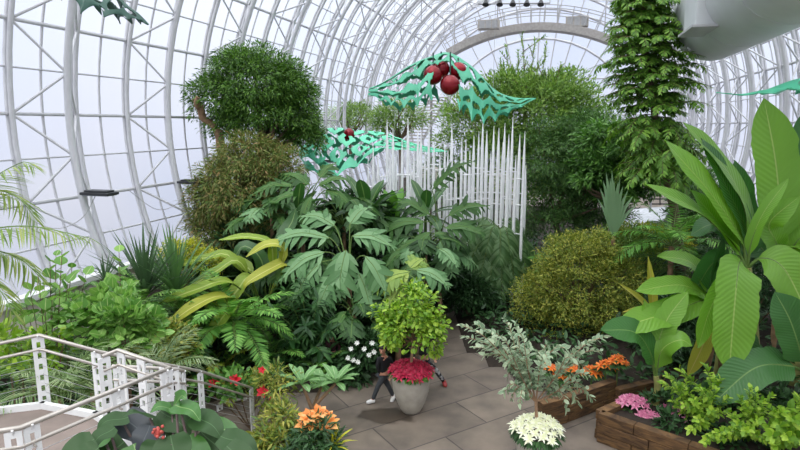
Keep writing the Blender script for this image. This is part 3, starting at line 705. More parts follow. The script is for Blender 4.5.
G['ferny'] = leafmat('yellow_fern_leaf', ['#7f9a34', '#a3b444', '#8f7d38'], .45, .25)
G['fernd'] = leafmat('dark_fern_leaf', ['#20401f', '#2f5529', '#426b36'], .45, .2)
G['palm'] = leafmat('palm_leaf', ['#5d7a35', '#7d9648', '#a0a862'], .45, .25)
G['areca'] = leafmat('areca_leaf', ['#6f8a56', '#8ca571', '#aab98b'], .45, .25)
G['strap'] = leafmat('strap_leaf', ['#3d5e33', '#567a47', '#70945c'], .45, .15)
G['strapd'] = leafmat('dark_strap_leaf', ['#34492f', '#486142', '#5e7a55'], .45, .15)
G['round'] = leafmat('round_leaf', ['#4f7c34', '#6d9a45', '#8ab25a'], .4, .25, rib='#b7c684', ribw=.06)
G['yell'] = leafmat('yellow_leaf', ['#9aa030', '#bdb83a', '#7d9a36'], .45, .25)
G['ban'] = leafmat('banana_leaf', ['#5b8c2a', '#70a037', '#86b246'], .36, .32, rib='#adc46c', ribw=.03, pleat=170, spec=.45)
G['band'] = leafmat('dark_banana_leaf', ['#2c5a27', '#3a6a30', '#477838'], .36, .25, rib='#7c9c58', ribw=.03, pleat=190, spec=.45)
G['bany'] = leafmat('yellow_banana_leaf', ['#8a9838', '#a5a743', '#b29c48'], .45, .25, rib='#c9b974', ribw=.06, pleat=190)
G['taro'] = leafmat('taro_leaf', ['#1b3018', '#284420', '#38562c'], .5, .12, rib='#4c6a44', ribw=.03, spec=.3)
G['tarog'] = leafmat('green_taro_leaf', ['#2f5a24', '#3d6c2b', '#4a7a34'], .32, .25, rib='#8aa868', ribw=.04, spec=.5)
G['tarop'] = leafmat('purple_taro_leaf', ['#202428', '#2b3035', '#363c40'], .45, .08, rib='#4b5456', ribw=.03, spec=.35)
G['poin'] = leafmat('poinsettia_bract', ['#8a1430', '#b32045', '#cf3a5c'], .5, .2)
G['poinw'] = leafmat('white_poinsettia_bract', ['#d9dcb0', '#eceed2', '#f3f3e4'], .5, .2)
G['poinp'] = leafmat('pink_poinsettia_bract', ['#b25a80', '#cf7f9f', '#e0a0b6'], .5, .2)
G['orange'] = leafmat('orange_bract', ['#c25a24', '#e0762c', '#ee9a44'], .5, .2)
G['orangel'] = leafmat('apricot_bract', ['#d9803c', '#e8a25a', '#f0bf84'], .5, .2)
G['red'] = leafmat('red_petal', ['#a81220', '#c61a2c', '#d8303c'], .5, .2)
G['whitef'] = leafmat('white_petal', ['#d9dcd4', '#ebece6', '#f4f4f0'], .5, .2)
G['croton'] = leafmat('croton_leaf', ['#4d6d2a', '#7a8c36', '#a8a24a', '#46662a'], .4, .2)
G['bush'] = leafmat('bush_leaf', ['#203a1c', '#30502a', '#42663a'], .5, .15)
G['strapg'] = leafmat('plumeria_leaf', ['#4f7a44', '#6a9459', '#86aa72'], .4, .2, rib='#a9c08e', ribw=.1)
G['redseed'] = plain('red_seed', '#a8453c', .5, 0, .1)
M['stemr'] = plain('taro_stalk', '#5a4a48', .5, 0, .08)
# ================================================================== PLANT BUILDERS
def trunk_parts(root, name, pts, r, mat='bark', n=10):
    b = MB(); tube(b, resample(pts, 14), r, n); return b.build(name, M[mat], root)
def limbs(root, fork, targets, r0, mat='bark', k=10, name='branches'):
    b = MB(); fork = np.asarray(fork, float)
    for t in targets[:k]:
        m_ = fork*.5+t*.5+np.array((0, 0, -.1))+rng.normal(size=3)*.12; tube(b, resample([fork, m_, t], 8), [r0, r0*.25], 6)
    return b.build(name, M[mat], root)
def tree(name, label, cat, bp, fork, lobes, nc, per, L, mat, T=T_SM, cr=.3, r0=.16, bark='bark', nlimb=12, **kw):
    root = thing(name, label, cat, bp)
    b = MB(); cc = foliage(b, lobes, nc, per, L, T, cr, **kw); b.build('foliage', G[mat], root)
    fork = np.asarray(fork, float); bp = np.asarray(bp, float)
    trunk_parts(root, 'trunk', [bp, bp*.5+fork*.5+np.array((.08, 0, 0)), fork], [r0, r0*.7], bark)
    limbs(root, fork, cc, r0*.55, bark, nlimb)
    return root
def shrub(name, label, bp, lobes, nc, per, L, mat, T=T_SM, cr=.22, cat='shrub', bark='stemb', nst=8, **kw):
    root = thing(name, label, cat, bp)
    b = MB(); cc = foliage(b, lobes, nc, per, L, T, cr, **kw); b.build('foliage', G[mat], root)
    b = MB(); bp = np.asarray(bp, float)
    for t in cc[:nst]:
        s_ = bp+np.array((rng.normal()*.1, rng.normal()*.1, 0)); tube(b, resample([s_, s_*.5+t*.5+np.array((0, 0, .15)), t], 8), [.03, .012], 6)
    b.build('stems', M[bark], root)
    return root
def shoots(root, paths, L, mat, T=T_SM, gap=.05, stem='stemb', sr=.012, ang=50, whorl=2, name='foliage', droop=.15):
    bl, bs = MB(), MB(); pos = []; yd = []; zd = []; sc = []
    for pts in paths:
        ln = sum(np.linalg.norm(np.diff(np.asarray(pts, float), axis=0), axis=1)); n_ = max(5, int(ln/gap)); C = resample(pts, n_)
        Tn = nrm(np.gradient(C, axis=0)); tube(bs, C, [sr, sr*.35], 5)
        for i in range(1, n_):
            if i < n_*.18: continue
            for q in range(whorl):
                a = i*2.4+q*2*PI/whorl; s_ = nrm(np.cross(Tn[i], (0.1, .2, 1))); u_ = np.cross(s_, Tn[i]); rad = math.cos(a)*s_+math.sin(a)*u_
                an = math.radians(ang)*(1-.5*(i/n_)**3)
                d = Tn[i]*math.cos(an)+rad*math.sin(an)-Zv*droop+rng.normal(size=3)*.12
                pos.append(C[i]); yd.append(d); zd.append(Tn[i]*.8+np.array((0, 0, .6))); sc.append(L*rng.uniform(.7, 1.2))
    inst(bl, T, pos, yd, zd, sc); bl.build(name, G[mat], root); bs.build('stems', M[stem], root)
def arc(c, az, el, L, droop, n=6):
    """arching leaf path: starts at elevation el, curves down"""
    d = np.array((math.cos(az), math.sin(az), 0)); p = np.asarray(c, float).copy(); out = [p.copy()]
    for i in range(n):
        e = el-droop*(i+.5)/n*1.; p = p+(d*math.cos(e)+Zv*math.sin(e))*L/n; out.append(p.copy())
    return out
def facing(pts):
    d = nrm(np.asarray(pts[-1])-np.asarray(pts[0])); return np.array((0, 0, 1.))-d*d[2]+np.array((0, 0, .05))
def rosette(name, label, c, nl, L, w, mat, el=(1.3, .3), droop=(1.0, 1.6), kind='strap', cat='plant', partname='leaf', rows=10, fold=.3, stemh=0., stem='stem', az0=0., parts=True, azr=None, group=None, edge=None, pet=0., pl=.9):
    c = np.asarray(c, float); root = thing(name, label, cat, c, group); top = c+Zv*stemh
    if stemh: trunk_parts(root, 'stem', [c, top], .05, stem)
    allb = MB()
    for i in range(nl):
        t = i/max(1, nl-1); az = az0+i*2.39996+rng.normal()*.15
        if azr: az = azr[0]+(azr[1]-azr[0])*((i*.618) % 1)
        e = el[0]+(el[1]-el[0])*t+rng.normal()*.06; ln = L*rng.uniform(.8, 1.1)*(pl+(1-pl)*t)
        pts = arc(top, az, e, ln, droop[0]+(droop[1]-droop[0])*t)
        b = MB() if parts else allb
        blade(b, pts, w*rng.uniform(.85, 1.1), facing(pts), kind, rows, 3, fold, 0, pet, 0, None)
        if parts: b.build(partname, G[mat], root)
    if not parts: allb.build('leaves', G[mat], root)
    return root
def fronds(name, label, c, nl, L, npair, lL, lw, mat, el=(1.2, .2), droop=(1.0, 1.4), azs=None, T=None, ang=58, ldroop=.2, cat='plant', stemh=0., stem='barkpale', stemr=.08, partname='frond', rach=.014, vee=.12, azr=None, start=.14, mats=None, rm='stem', ldz=.2):
    c = np.asarray(c, float); root = thing(name, label, cat, c); top = c+Zv*stemh
    if stemh: trunk_parts(root, 'trunk', [c, c*.5+top*.5+np.array((.03, 0, 0)), top], stemr, stem)
    for i in range(nl):
        t = i/max(1, nl-1); az = i*2.39996+rng.normal()*.2
        if azs: az = azs[i % len(azs)]+rng.normal()*.08
        if azr: az = azr[0]+(azr[1]-azr[0])*((i*.618) % 1)
        e = el[0]+(el[1]-el[0])*t+rng.normal()*.08; ln = L*rng.uniform(.85, 1.1)
        pts = arc(top, az, e, ln, droop[0]+(droop[1]-droop[0])*t)
        b = MB(); pinnate(b, pts, npair, lL*rng.uniform(.9, 1.1), lw, ang, facing(pts), T, ldroop, start, 0, rach, 1, vee=vee)
        b.build(partname, [G[mats[i % len(mats)] if mats else mat], M[rm]], root)
    return root
def px_blade(root, pts, wpx, mat, kind='banana', n=None, name='leaf', **kw):
    Q = [at(*p) for p in pts]; W = px2m(wpx, Q[len(Q)//2])
    v = nrm(np.array((0, 0, H))-Q[len(Q)//2]); nn = nrm(v*.6+np.array((0, 0, .6))) if n is None else np.asarray(n, float)
    b = MB()
    if 'pm' in kw: kw['pm'] = MB()
    blade(b, Q, W, nn, kind, kw.pop('rows', 22), kw.pop('cols', 7), **kw); o = b.build(name, [G[mat]], root)
    if 'pm' in kw: kw['pm'].build('midrib', M['stem'], o)
    return o
# lobed (split) philodendron leaf: fused fingers on a central strip, on its own stalk
def lobed(root, base_, c0, tip, wid, mat, n=None, npair=8, name='leaf', droop=.32):
    c0 = np.asarray(c0, float); tip = np.asarray(tip, float); d = tip-c0; L = np.linalg.norm(d)
    nn = np.array((0, 0, 1.)) if n is None else np.asarray(n, float)
    pts = [c0, c0+d*.5+Zv*L*.1, tip-Zv*L*.06]
    b = MB(); C = resample(pts, 12)
    blade(b, C, wid*.34, nn, 'lance', 12, 5, .12)
    fl = wid*.58
    pinnate(b, pts, npair, fl, .36, 58, nn, leafT(.3, droop, .06, 4), .25, .06, 0, .014, 1, lprof=lambda q: .78+.35*math.sin(PI*min(1, q*1.1))-.45*q*q, jit=.11, vee=.1)
    base_ = np.asarray(base_, float); m_ = base_*.4+c0*.6+Zv*.15
    lo = b.build(name, [G[mat], M['stem']], root); b = MB()
    tube(b, resample([base_, m_, c0], 8), [.022, .014], 6); b.build('stalk', M['stem'], lo)
def philo(name, label, c, crown_h, leaves, mat, cat='plant'):
    """leaves: list of (px, py, Y of leaf base; px, py, Y of tip; width px[, material])"""
    c = np.asarray(c, float); top = c+Zv*crown_h; root = thing(name, label, cat, c)
    trunk_parts(root, 'trunk', [c, top], [.09, .06], 'barkpale')
    for l in leaves:
        p0, p1 = at(*l[0]), at(*l[1]); lobed(root, top, p0, p1, px2m(l[2], p0), l[3] if len(l) > 3 else mat, nrm(np.array((0, -.55, 1.))))
    return root
def philo_wild(name, label, c, crown_h, n, L, wid, mats, el=(1.2, -.1), az=None):
    c = np.asarray(c, float); top = c+Zv*crown_h; root = thing(name, label, 'plant', c); trunk_parts(root, 'trunk', [c, top], [.09, .06], 'barkpale')
    for i in range(n):
        t = i/max(1, n-1); a_ = i*2.39996+rng.normal()*.2
        if az: a_ = az[0]+(az[1]-az[0])*((i*.618) % 1)
        e = el[0]+(el[1]-el[0])*t; d = np.array((math.cos(a_)*math.cos(e), math.sin(a_)*math.cos(e), math.sin(e)))
        p0 = top+d*L*rng.uniform(.7, 1.05)*.8; h_ = np.array((math.cos(a_), math.sin(a_), 0)); tip = p0+h_*L*.75*math.cos(e*.6)+Zv*(-.35+.25*math.sin(e))*L*rng.uniform(.8, 1.3)
        lobed(root, top, p0, tip, wid*rng.uniform(.85, 1.15), mats[i % len(mats)], nrm(np.array((0, -.25, 1.))+h_*.35))
    return root
def flower_rosette(b, c, r, up, n=12, layers=2, T=T_MED):
    c = np.asarray(c, float); up = nrm(np.asarray(up, float)); s_ = nrm(np.cross(up, (.3, .9, .1))); u_ = np.cross(up, s_)
    pos = []; yd = []; sc = []
    for l in range(layers):
        for i in range(n//layers):
            a = i*2*PI/(n//layers)+l*.5; e = .25+.35*l+rng.normal()*.1
            yd.append((math.cos(a)*s_+math.sin(a)*u_)*math.cos(e)+up*math.sin(e)); pos.append(c); sc.append(r*(1-.25*l)*rng.uniform(.85, 1.1))
    inst(b, T, pos, yd, np.tile(up, (len(pos), 1)), sc)
def flower_mass(root, part, c, rx, ry, rz, n, fr, mat, T=T_MED, each=True, kind=None):
    for i in range(n):
        t = math.sqrt((i+.5)/n); a = i*2.39996; q = np.asarray(c, float)+np.array((rx*t*math.cos(a), ry*t*math.sin(a), rz*(1-t*t)+rng.normal()*.015))
        b = MB(); flower_rosette(b, q, fr*rng.uniform(.85, 1.15), (t*math.cos(a)*.7, t*math.sin(a)*.7-.15, 1)); b.build(part, G[mat], root)
# ================================================================== TREES
Y = 20.5
tree('broadleaf_tree', 'round-topped dark green tree standing before the left glazing', 'tree', base(262, 300, Y), at(262, 150, Y),
     [lobe(256, 86, Y, 50, 38), lobe(218, 102, Y, 30, 26), lobe(308, 140, Y, 16, 18), lobe(232, 128, Y, 26, 16), lobe(240, 66, Y, 24, 18), lobe(292, 108, Y, 30, 30), lobe(303, 126, Y, 18, 22), lobe(262, 112, Y, 42, 26), lobe(285, 88, Y, 26, 24), lobe(282, 142, Y+.4, 22, 18)],
     1050, 42, .155, 'tree', leafT(.26, .12, .12, 2), .32, .2, droop=.45, inner=.5, zmin=None)
r = thing('bare_trunk', 'gnarled bare brown trunk with a bent sawn-off limb, left of the round-topped tree', 'tree trunk', base(224, 300, 20.2))
q0 = base(224, 300, 20.2)
trunk_parts(r, 'trunk', [q0, at(226, 190, 20.2), at(221, 150, 20.2), at(219, 130, 20.2)], [.2, .15], 'barkpale')
trunk_parts(r, 'limb', [at(219, 134, 20.2), at(212, 124, 20.1), at(203, 118, 20), at(200, 106, 19.9), at(194, 98, 19.8)], [.13, .11, .13, .1], 'barkpale')
trunk_parts(r, 'limb', [at(200, 110, 20), at(196, 104, 19.6), at(198, 97, 19.5)], [.09, .07], 'barkpale')
Y = 18.7
shrub('russet_shrub', 'tall bushy shrub with fine drooping leaves turning reddish brown on top, under the round-topped tree', base(245, 290, Y),
      [lobe(240, 190, Y, 48, 40), lobe(250, 158, Y, 34, 24), lobe(218, 205, Y, 32, 30), lobe(275, 175, Y, 32, 28), lobe(220, 236, Y, 36, 24), lobe(262, 215, Y, 38, 34), lobe(208, 222, Y, 18, 20)],
      900, 42, .17, 'russet', T_NAR, .3, droop=.55, inner=.45)
Y = 25.5
r = thing('airy_tree', 'tall airy light green tree with many upright shoots, behind the white spires', 'tree', base(520, 250, Y))
trunk_parts(r, 'trunk', [base(520, 250, Y), at(522, 170, Y), at(525, 110, Y)], [.2, .08])
b = MB(); foliage(b, [lobe(530, 120, Y, 62, 46), lobe(478, 128, Y, 46, 36), lobe(508, 98, Y, 36, 28), lobe(560, 105, Y, 42, 34), lobe(590, 135, Y, 40, 36), lobe(520, 165, Y, 75, 40), lobe(575, 180, Y, 50, 50)], 1500, 36, .17, leafT(.34, .1, .12, 2), .42, up=.3, droop=.15, inner=.3); b.build('foliage', G['airy'], r)
pp = []
for px, py in ((522, 34), (518, 52), (546, 44), (540, 60), (500, 60), (562, 66), (480, 78), (488, 92), (575, 80), (458, 96), (512, 70), (530, 66), (551, 72), (590, 92), (470, 86), (600, 100), (447, 108), (585, 70), (506, 46), (535, 40)):
    a_ = at(px*.6+525*.4, 130, Y+rng.normal()*.8); t_ = at(px, py, Y+rng.normal()*.8); pp.append([a_, a_*.45+t_*.55+np.array((rng.normal()*.15, 0, .1)), t_])
p2 = []
for q in pp:
    C = resample(q, 12)
    for k_ in (5, 7, 9):
        o_ = np.array((rng.normal()*.35, rng.normal()*.35, rng.uniform(.25, .6))); p2.append([C[k_], C[k_]+o_*.5, C[k_]+o_])
shoots(r, pp+p2, .2, 'airy', leafT(.34, .1, .12, 2), .085, 'stemb', .022, 55, 3, 'shoot_leaves')
Y = 23.
tree('dark_tree', 'dense dark green tree right behind the right end of the white spires', 'tree', base(556, 300, Y), at(556, 220, Y),
     [lobe(556, 160, Y, 44, 42), lobe(545, 200, Y, 34, 34), lobe(580, 185, Y, 42, 40), lobe(560, 228, Y, 42, 26), lobe(600, 215, Y, 32, 28), lobe(590, 140, Y, 30, 30)], 1000, 40, .17, 'darkt', T_NAR, .36, .16, droop=.35, inner=.4)
Y = 21.
tree('whorled_tree', 'mid green tree with whorled glossy leaves, left of the tall conifer trunk', 'tree', base(618, 300, Y), at(616, 200, Y),
     [lobe(612, 150, Y, 36, 30), lobe(640, 178, Y, 30, 30), lobe(668, 170, Y, 24, 30), lobe(632, 170, Y, 24, 26), lobe(598, 172, Y, 28, 24), lobe(640, 142, Y, 22, 20), lobe(622, 190, Y, 24, 16)], 560, 30, .2, 'mid', T_MED, .3, .14, droop=.35, inner=.5)
# conifer
Y = 18.4
q0 = base(684, 300, Y); top = at(641, -28, Y)
r = thing('conifer', 'tall conifer with drooping fern-like sprays, rising past the end of the air duct', 'tree', q0)
trunk_parts(r, 'trunk', [q0, at(676, 220, Y), at(660, 150, Y), at(648, 60, Y), top], [.18, .12, .05])
Ct = resample([q0, at(676, 220, Y), at(660, 150, Y), at(648, 60, Y), top], 80); bl = MB(); nb = 0
for i in range(230):
    t = .42+.58*(i/230)**.95; c = np.array([np.interp(t, np.linspace(0, 1, 80), Ct[:, k]) for k in range(3)])
    az = i*2.39996; Lb = (1.75 if t < .78 else 1.75*(1-(t-.78)/.22*.6))*rng.uniform(.45, 1.12)
    pts = arc(c, az, .55 if t > .6 else .3, Lb, 1.0 if t > .6 else 1.35, 5)
    pinnate(bl, pts, 19, .34*rng.uniform(.8, 1.15), .3, 58, facing(pts), T_NAR if i % 2 else T_MED, .45, .15, 0, .016, 1, vee=.05, jit=.22)
    for k_ in range(2):
        p_ = np.asarray(pts[2+k_]); sp_ = arc(p_, az+(-1)**k_*.8, .2, Lb*.45, 1.2, 4); pinnate(bl, sp_, 10, .24, .3, 55, facing(sp_), T_MED, .45, .1, 0, .01, 1, vee=.05, jit=.2)
bl.build('foliage', [G['conif'], M['stemb']], r)
# golden shrub
Y = 17.2
shrub('golden_shrub', 'rounded golden olive shrub of tiny leaves in the middle, right of the path', base(580, 330, Y),
      [lobe(582, 288, Y, 54, 42), lobe(545, 302, Y, 32, 34), lobe(612, 285, Y, 34, 38), lobe(575, 258, Y, 38, 24), lobe(560, 325, Y, 40, 22), lobe(608, 318, Y, 34, 22), lobe(590, 250, Y, 26, 20)],
      900, 46, .085, 'gold', T_SM, .24, droop=.05, inner=.6, nst=24)
# greenery right of and behind the golden shrub
shrub('feathery_bush', 'loose dull green bush right behind the golden shrub', base(640, 300, 19), [lobe(634, 262, 19, 28, 30), lobe(655, 275, 19, 26, 26), lobe(625, 240, 19, 24, 16)], 220, 34, .14, 'airy', T_NAR, .3)
r = thing('fan_palm', 'young palm with a folded grey-green fan, in front of the slim white pole', 'palm', base(614, 300, 17.9))
q0 = base(614, 300, 17.9); trunk_parts(r, 'stem', [q0, at(613, 236, 17.9)], .06, 'barkpale')
for i, (tx, ty, w_) in enumerate(((606, 172, 5), (610, 178, 5), (614, 180, 5), (603, 180, 5), (600, 188, 5), (618, 182, 5), (623, 186, 5), (628, 190, 5), (633, 196, 5), (638, 204, 4), (597, 198, 4), (620, 178, 4), (612, 170, 4))):
    px_blade(r, [(613, 236, 17.9), ((tx+613)/2, (ty+236)/2-4, 17.8), (tx, ty, 17.6)], w_, 'fan', 'lance', rows=10, cols=3, fold=.4)
fronds('cycad', 'arching green cycad behind the golden shrub, left of the bananas', base(668, 290, 17), 18, 2.2, 26, .42, .12, 'fern', (1.3, .2), (1.1, 1.5), stemh=max(.5, at(668, 246, 17)[2]-base(668, 290, 17)[2]))
fronds('feather_palm', 'dark feather palm low behind the banana plants', base(690, 300, 17), 12, 2.4, 26, .5, .1, 'fernd', (1.2, .3), (1.0, 1.5), stemh=1.5)
fronds('small_palm', 'small bright palm peeping out between the white spires and the golden shrub', base(537, 290, 19.8), 9, 1.5, 20, .35, .12, 'fern', (1.2, .3), (1.0, 1.5), stemh=1.2)
shrub('yellow_bush', 'yellowish bush between the fan palm and the banana leaves', base(650, 290, 19.5), [lobe(645, 240, 19.6, 26, 14), lobe(668, 246, 19.6, 22, 14)], 150, 30, .16, 'yell', T_NAR, .3)
for i, (px, py, Y_, rx, ry, lab, mt) in enumerate((
    (700, 225, 21, 28, 36, 'dark bush far behind the tall upright banana leaf', 'darkt'), (748, 265, 16, 38, 56, 'deep green thicket filling the gap behind the banana stems', 'bush'),
    (680, 330, 15, 40, 34, 'dark low bush in the shade under the banana leaves', 'bush'), (694, 190, 25, 20, 22, 'small dark bush against the right-hand glazing', 'darkt'),
    (470, 290, 19.1, 22, 14, 'low dark bush at the path edge under the weeping plant', 'bush'), (455, 195, 25, 46, 44, 'green bush seen through the gaps of the white spires', 'darkt'), (480, 275, 21.5, 40, 26, 'dark ferny bush at the foot of the white spires', 'bush'), (400, 120, 31, 26, 18, 'straggly olive tree top far behind the spires, below the centre leaf sculpture', 'airy'),
    (350, 118, 36, 26, 12, 'distant pale green bush beyond the hanging light green leaf', 'airy'))):
    c = at(px, py, Y_); bp = base(px, 300, Y_)
    if i in (7, 8): tree('background_tree', lab, 'tree', bp, at(px, py+20, Y_), [lobe(px, py, Y_, rx, ry), lobe(px+rx*.4, py-ry*.5, Y_, rx*.4, ry*.5), lobe(px-rx*.6, py+ry*.3, Y_, rx*.5, ry*.8)], 130, 26, .24, mt, T_NAR, .5, .12)
    else: shrub('background_bush', lab, bp, [lobe(px, py, Y_, rx, ry), lobe(px-rx*.5, py+ry*.5, Y_, rx*.6, ry*.7), lobe(px+rx*.5, py+ry*.4, Y_, rx*.6, ry*.7)], 260, 32, .2, mt, T_NAR, .4)
# ================================================================== LEFT BED
# low dark ground cover fills the bank (nobody could count its leaves)
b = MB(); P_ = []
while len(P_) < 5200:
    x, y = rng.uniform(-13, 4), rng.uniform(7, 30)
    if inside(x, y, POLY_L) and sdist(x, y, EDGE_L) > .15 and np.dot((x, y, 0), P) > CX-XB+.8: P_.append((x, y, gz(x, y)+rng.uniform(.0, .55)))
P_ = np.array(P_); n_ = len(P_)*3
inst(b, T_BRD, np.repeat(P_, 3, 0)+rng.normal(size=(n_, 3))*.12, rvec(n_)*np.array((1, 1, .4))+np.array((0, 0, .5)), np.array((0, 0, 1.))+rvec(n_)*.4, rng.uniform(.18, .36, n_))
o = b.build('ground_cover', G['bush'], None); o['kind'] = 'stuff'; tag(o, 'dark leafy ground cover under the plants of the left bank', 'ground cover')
b = MB(); P_ = []
while len(P_) < 2600:
    x, y = rng.uniform(1, 14), rng.uniform(12, 30)
    if inside(x, y, POLY_R) and sdist(x, y, EDGE_R) > .15 and np.dot((x, y, 0), P) < CX+XB-.8: P_.append((x, y, gzr(x, y)+rng.uniform(.0, .5)))
P_ = np.array(P_); n_ = len(P_)*3
inst(b, T_BRD, np.repeat(P_, 3, 0)+rng.normal(size=(n_, 3))*.12, rvec(n_)*np.array((1, 1, .4))+np.array((0, 0, .5)), np.array((0, 0, 1.))+rvec(n_)*.4, rng.uniform(.15, .32, n_))
o = b.build('ground_cover', G['bush'], None); o['kind'] = 'stuff'; tag(o, 'dark leafy ground cover under the plants of the right bed', 'ground cover')
# palm at the left edge
c = at(-75, 262, 8.2); r = thing('feather_palm', 'feather palm leaning in at the left edge, its fronds arching over the railing', 'palm', base(-75, 300, 8.2))
trunk_parts(r, 'trunk', [base(-75, 300, 8.2), c], .12, 'barkpale')
for k_ in ([(-75, 262, 8.2), (-20, 190, 8.1), (20, 163, 8.), (34, 166, 7.9)], [(-75, 262, 8.2), (-20, 195, 8.3), (15, 196, 8.3), (38, 222, 8.2)], [(-75, 268, 8.2), (-30, 236, 8.), (25, 226, 7.9), (90, 238, 7.7)], [(-75, 268, 8.2), (-30, 250, 8.4), (15, 256, 8.4), (45, 282, 8.3)], [(-75, 268, 8.2), (-40, 268, 7.8), (-5, 285, 7.7), (18, 320, 7.6)],
           [(-75, 262, 8.2), (-110, 190, 8.3), (-150, 180, 8.5), (-180, 230, 8.6)], [(-75, 262, 8.2), (-80, 190, 9.), (-70, 160, 9.6), (-50, 150, 10.2)], [(-75, 262, 8.2), (-95, 240, 7.2), (-110, 260, 6.5), (-120, 310, 6.)]):
    b = MB(); Q = [at(*p) for p in k_]; pinnate(b, Q, 44, .52, .055, 48, facing(Q), leafT(.055, .35, .2, 3), .45, .16, 0, .016, 1, vee=.05); b.build('frond', [G['palm'], M['stem']], r)
# sea grape and other left shrubs
def roundleaf(name, label, bp, paths, L, mat, gap, T=T_RND):
    r = thing(name, label, 'shrub', bp); shoots(r, paths, L, mat, T, gap, 'stemb', .016, 62, 1, droop=.05); return r
def fanpaths(bp, pts, Y): return [[bp, bp*.5+at(px, py, Y+d)*.5+np.array((0, 0, .2)), at(px, py, Y+d)] for px, py, d in pts]
bp = base(45, 345, 10.2)
roundleaf('sea_grape', 'tall round-leaved shrub rising against the left curb wall, above the railing', bp, fanpaths(bp, [(62, 250, 0), (56, 256, .3), (68, 282, -.2), (42, 290, .1), (52, 300, -.4), (25, 300, .1), (74, 300, -.3), (86, 275, .3), (12, 300, 0), (50, 262, .2), (38, 275, -.2), (72, 268, .1), (30, 290, .1), (60, 290, -.4), (20, 310, -.3), (80, 290, .3), (45, 310, -.5)], 10.2), .2, 'round', .14)
bp = base(118, 300, 12.2)
roundleaf('pedestal_leaf_plant', 'single tall stalk topped by a flat round leaf, before the dark spiky clump', bp, fanpaths(bp, [(119, 252, 0), (125, 275, .1), (112, 280, -.1), (132, 285, 0)], 12.2), .27, 'round', .2)
Y = 9.8
shrub('leafy_mound', 'bright green mound of broad round leaves behind the landing railing', base(125, 360, Y), [lobe(122, 325, Y, 30, 22), lobe(90, 325, Y, 26, 24), lobe(145, 335, Y, 20, 18), lobe(110, 305, Y+.6, 22, 16)], 95, 9, .17, 'round', T_RND, .25, flat=1., droop=.1)
shrub('vine_bush', 'pale green vine-like bush low at the far left behind the cable railing', base(20, 380, 8.9), [lobe(18, 358, 9, 30, 20), lobe(50, 352, 9.2, 26, 18), lobe(-10, 350, 9, 26, 24)], 70, 10, .13, 'lime', T_OV, .22)
for px, py, Y_, lab in ((92, 395, 9., 'feathery grey-green palm seedling inside the corner of the landing railing'), (60, 400, 8.6, 'wispy grey palm behind the cables of the landing railing'), (160, 385, 10.6, 'low silvery palm fan just right of the stair-head posts')):
    fronds('areca_palm', lab, base(px, py, Y_), 13, 1.35, 24, .36, .06, 'areca', (1.35, .45), (.9, 1.4), T=leafT(.06, .3, .2, 3), stemh=max(0., at(px, py-25, Y_)[2]-base(px, py, Y_)[2]-.4), stemr=.03, ang=48)
# dark spiky clump
c = base(160, 300, 14.)
top_z = at(160, 292, 14.)[2]
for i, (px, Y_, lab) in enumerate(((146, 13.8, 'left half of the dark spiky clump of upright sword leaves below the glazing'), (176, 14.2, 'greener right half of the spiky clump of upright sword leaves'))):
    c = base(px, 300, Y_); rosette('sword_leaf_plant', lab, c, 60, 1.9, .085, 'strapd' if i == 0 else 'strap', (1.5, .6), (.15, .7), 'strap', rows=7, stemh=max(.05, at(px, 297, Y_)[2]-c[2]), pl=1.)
rosette('sword_leaf_plant', 'small dark spiky plant at the foot of the glazing, by the round pedestal leaf', base(106, 290, 13), 16, .8, .05, 'strapd', (1.4, .6), (.1, .5), 'strap', rows=6, stemh=max(.05, at(106, 282, 13)[2]-base(106, 290, 13)[2]))
shrub('yellow_shrub', 'small yellow-flowering shrub peeking over the spiky clump', base(180, 280, 16), [lobe(182, 252, 16, 20, 10), lobe(205, 262, 16, 20, 10)], 90, 26, .1, 'yell', T_SM, .25)
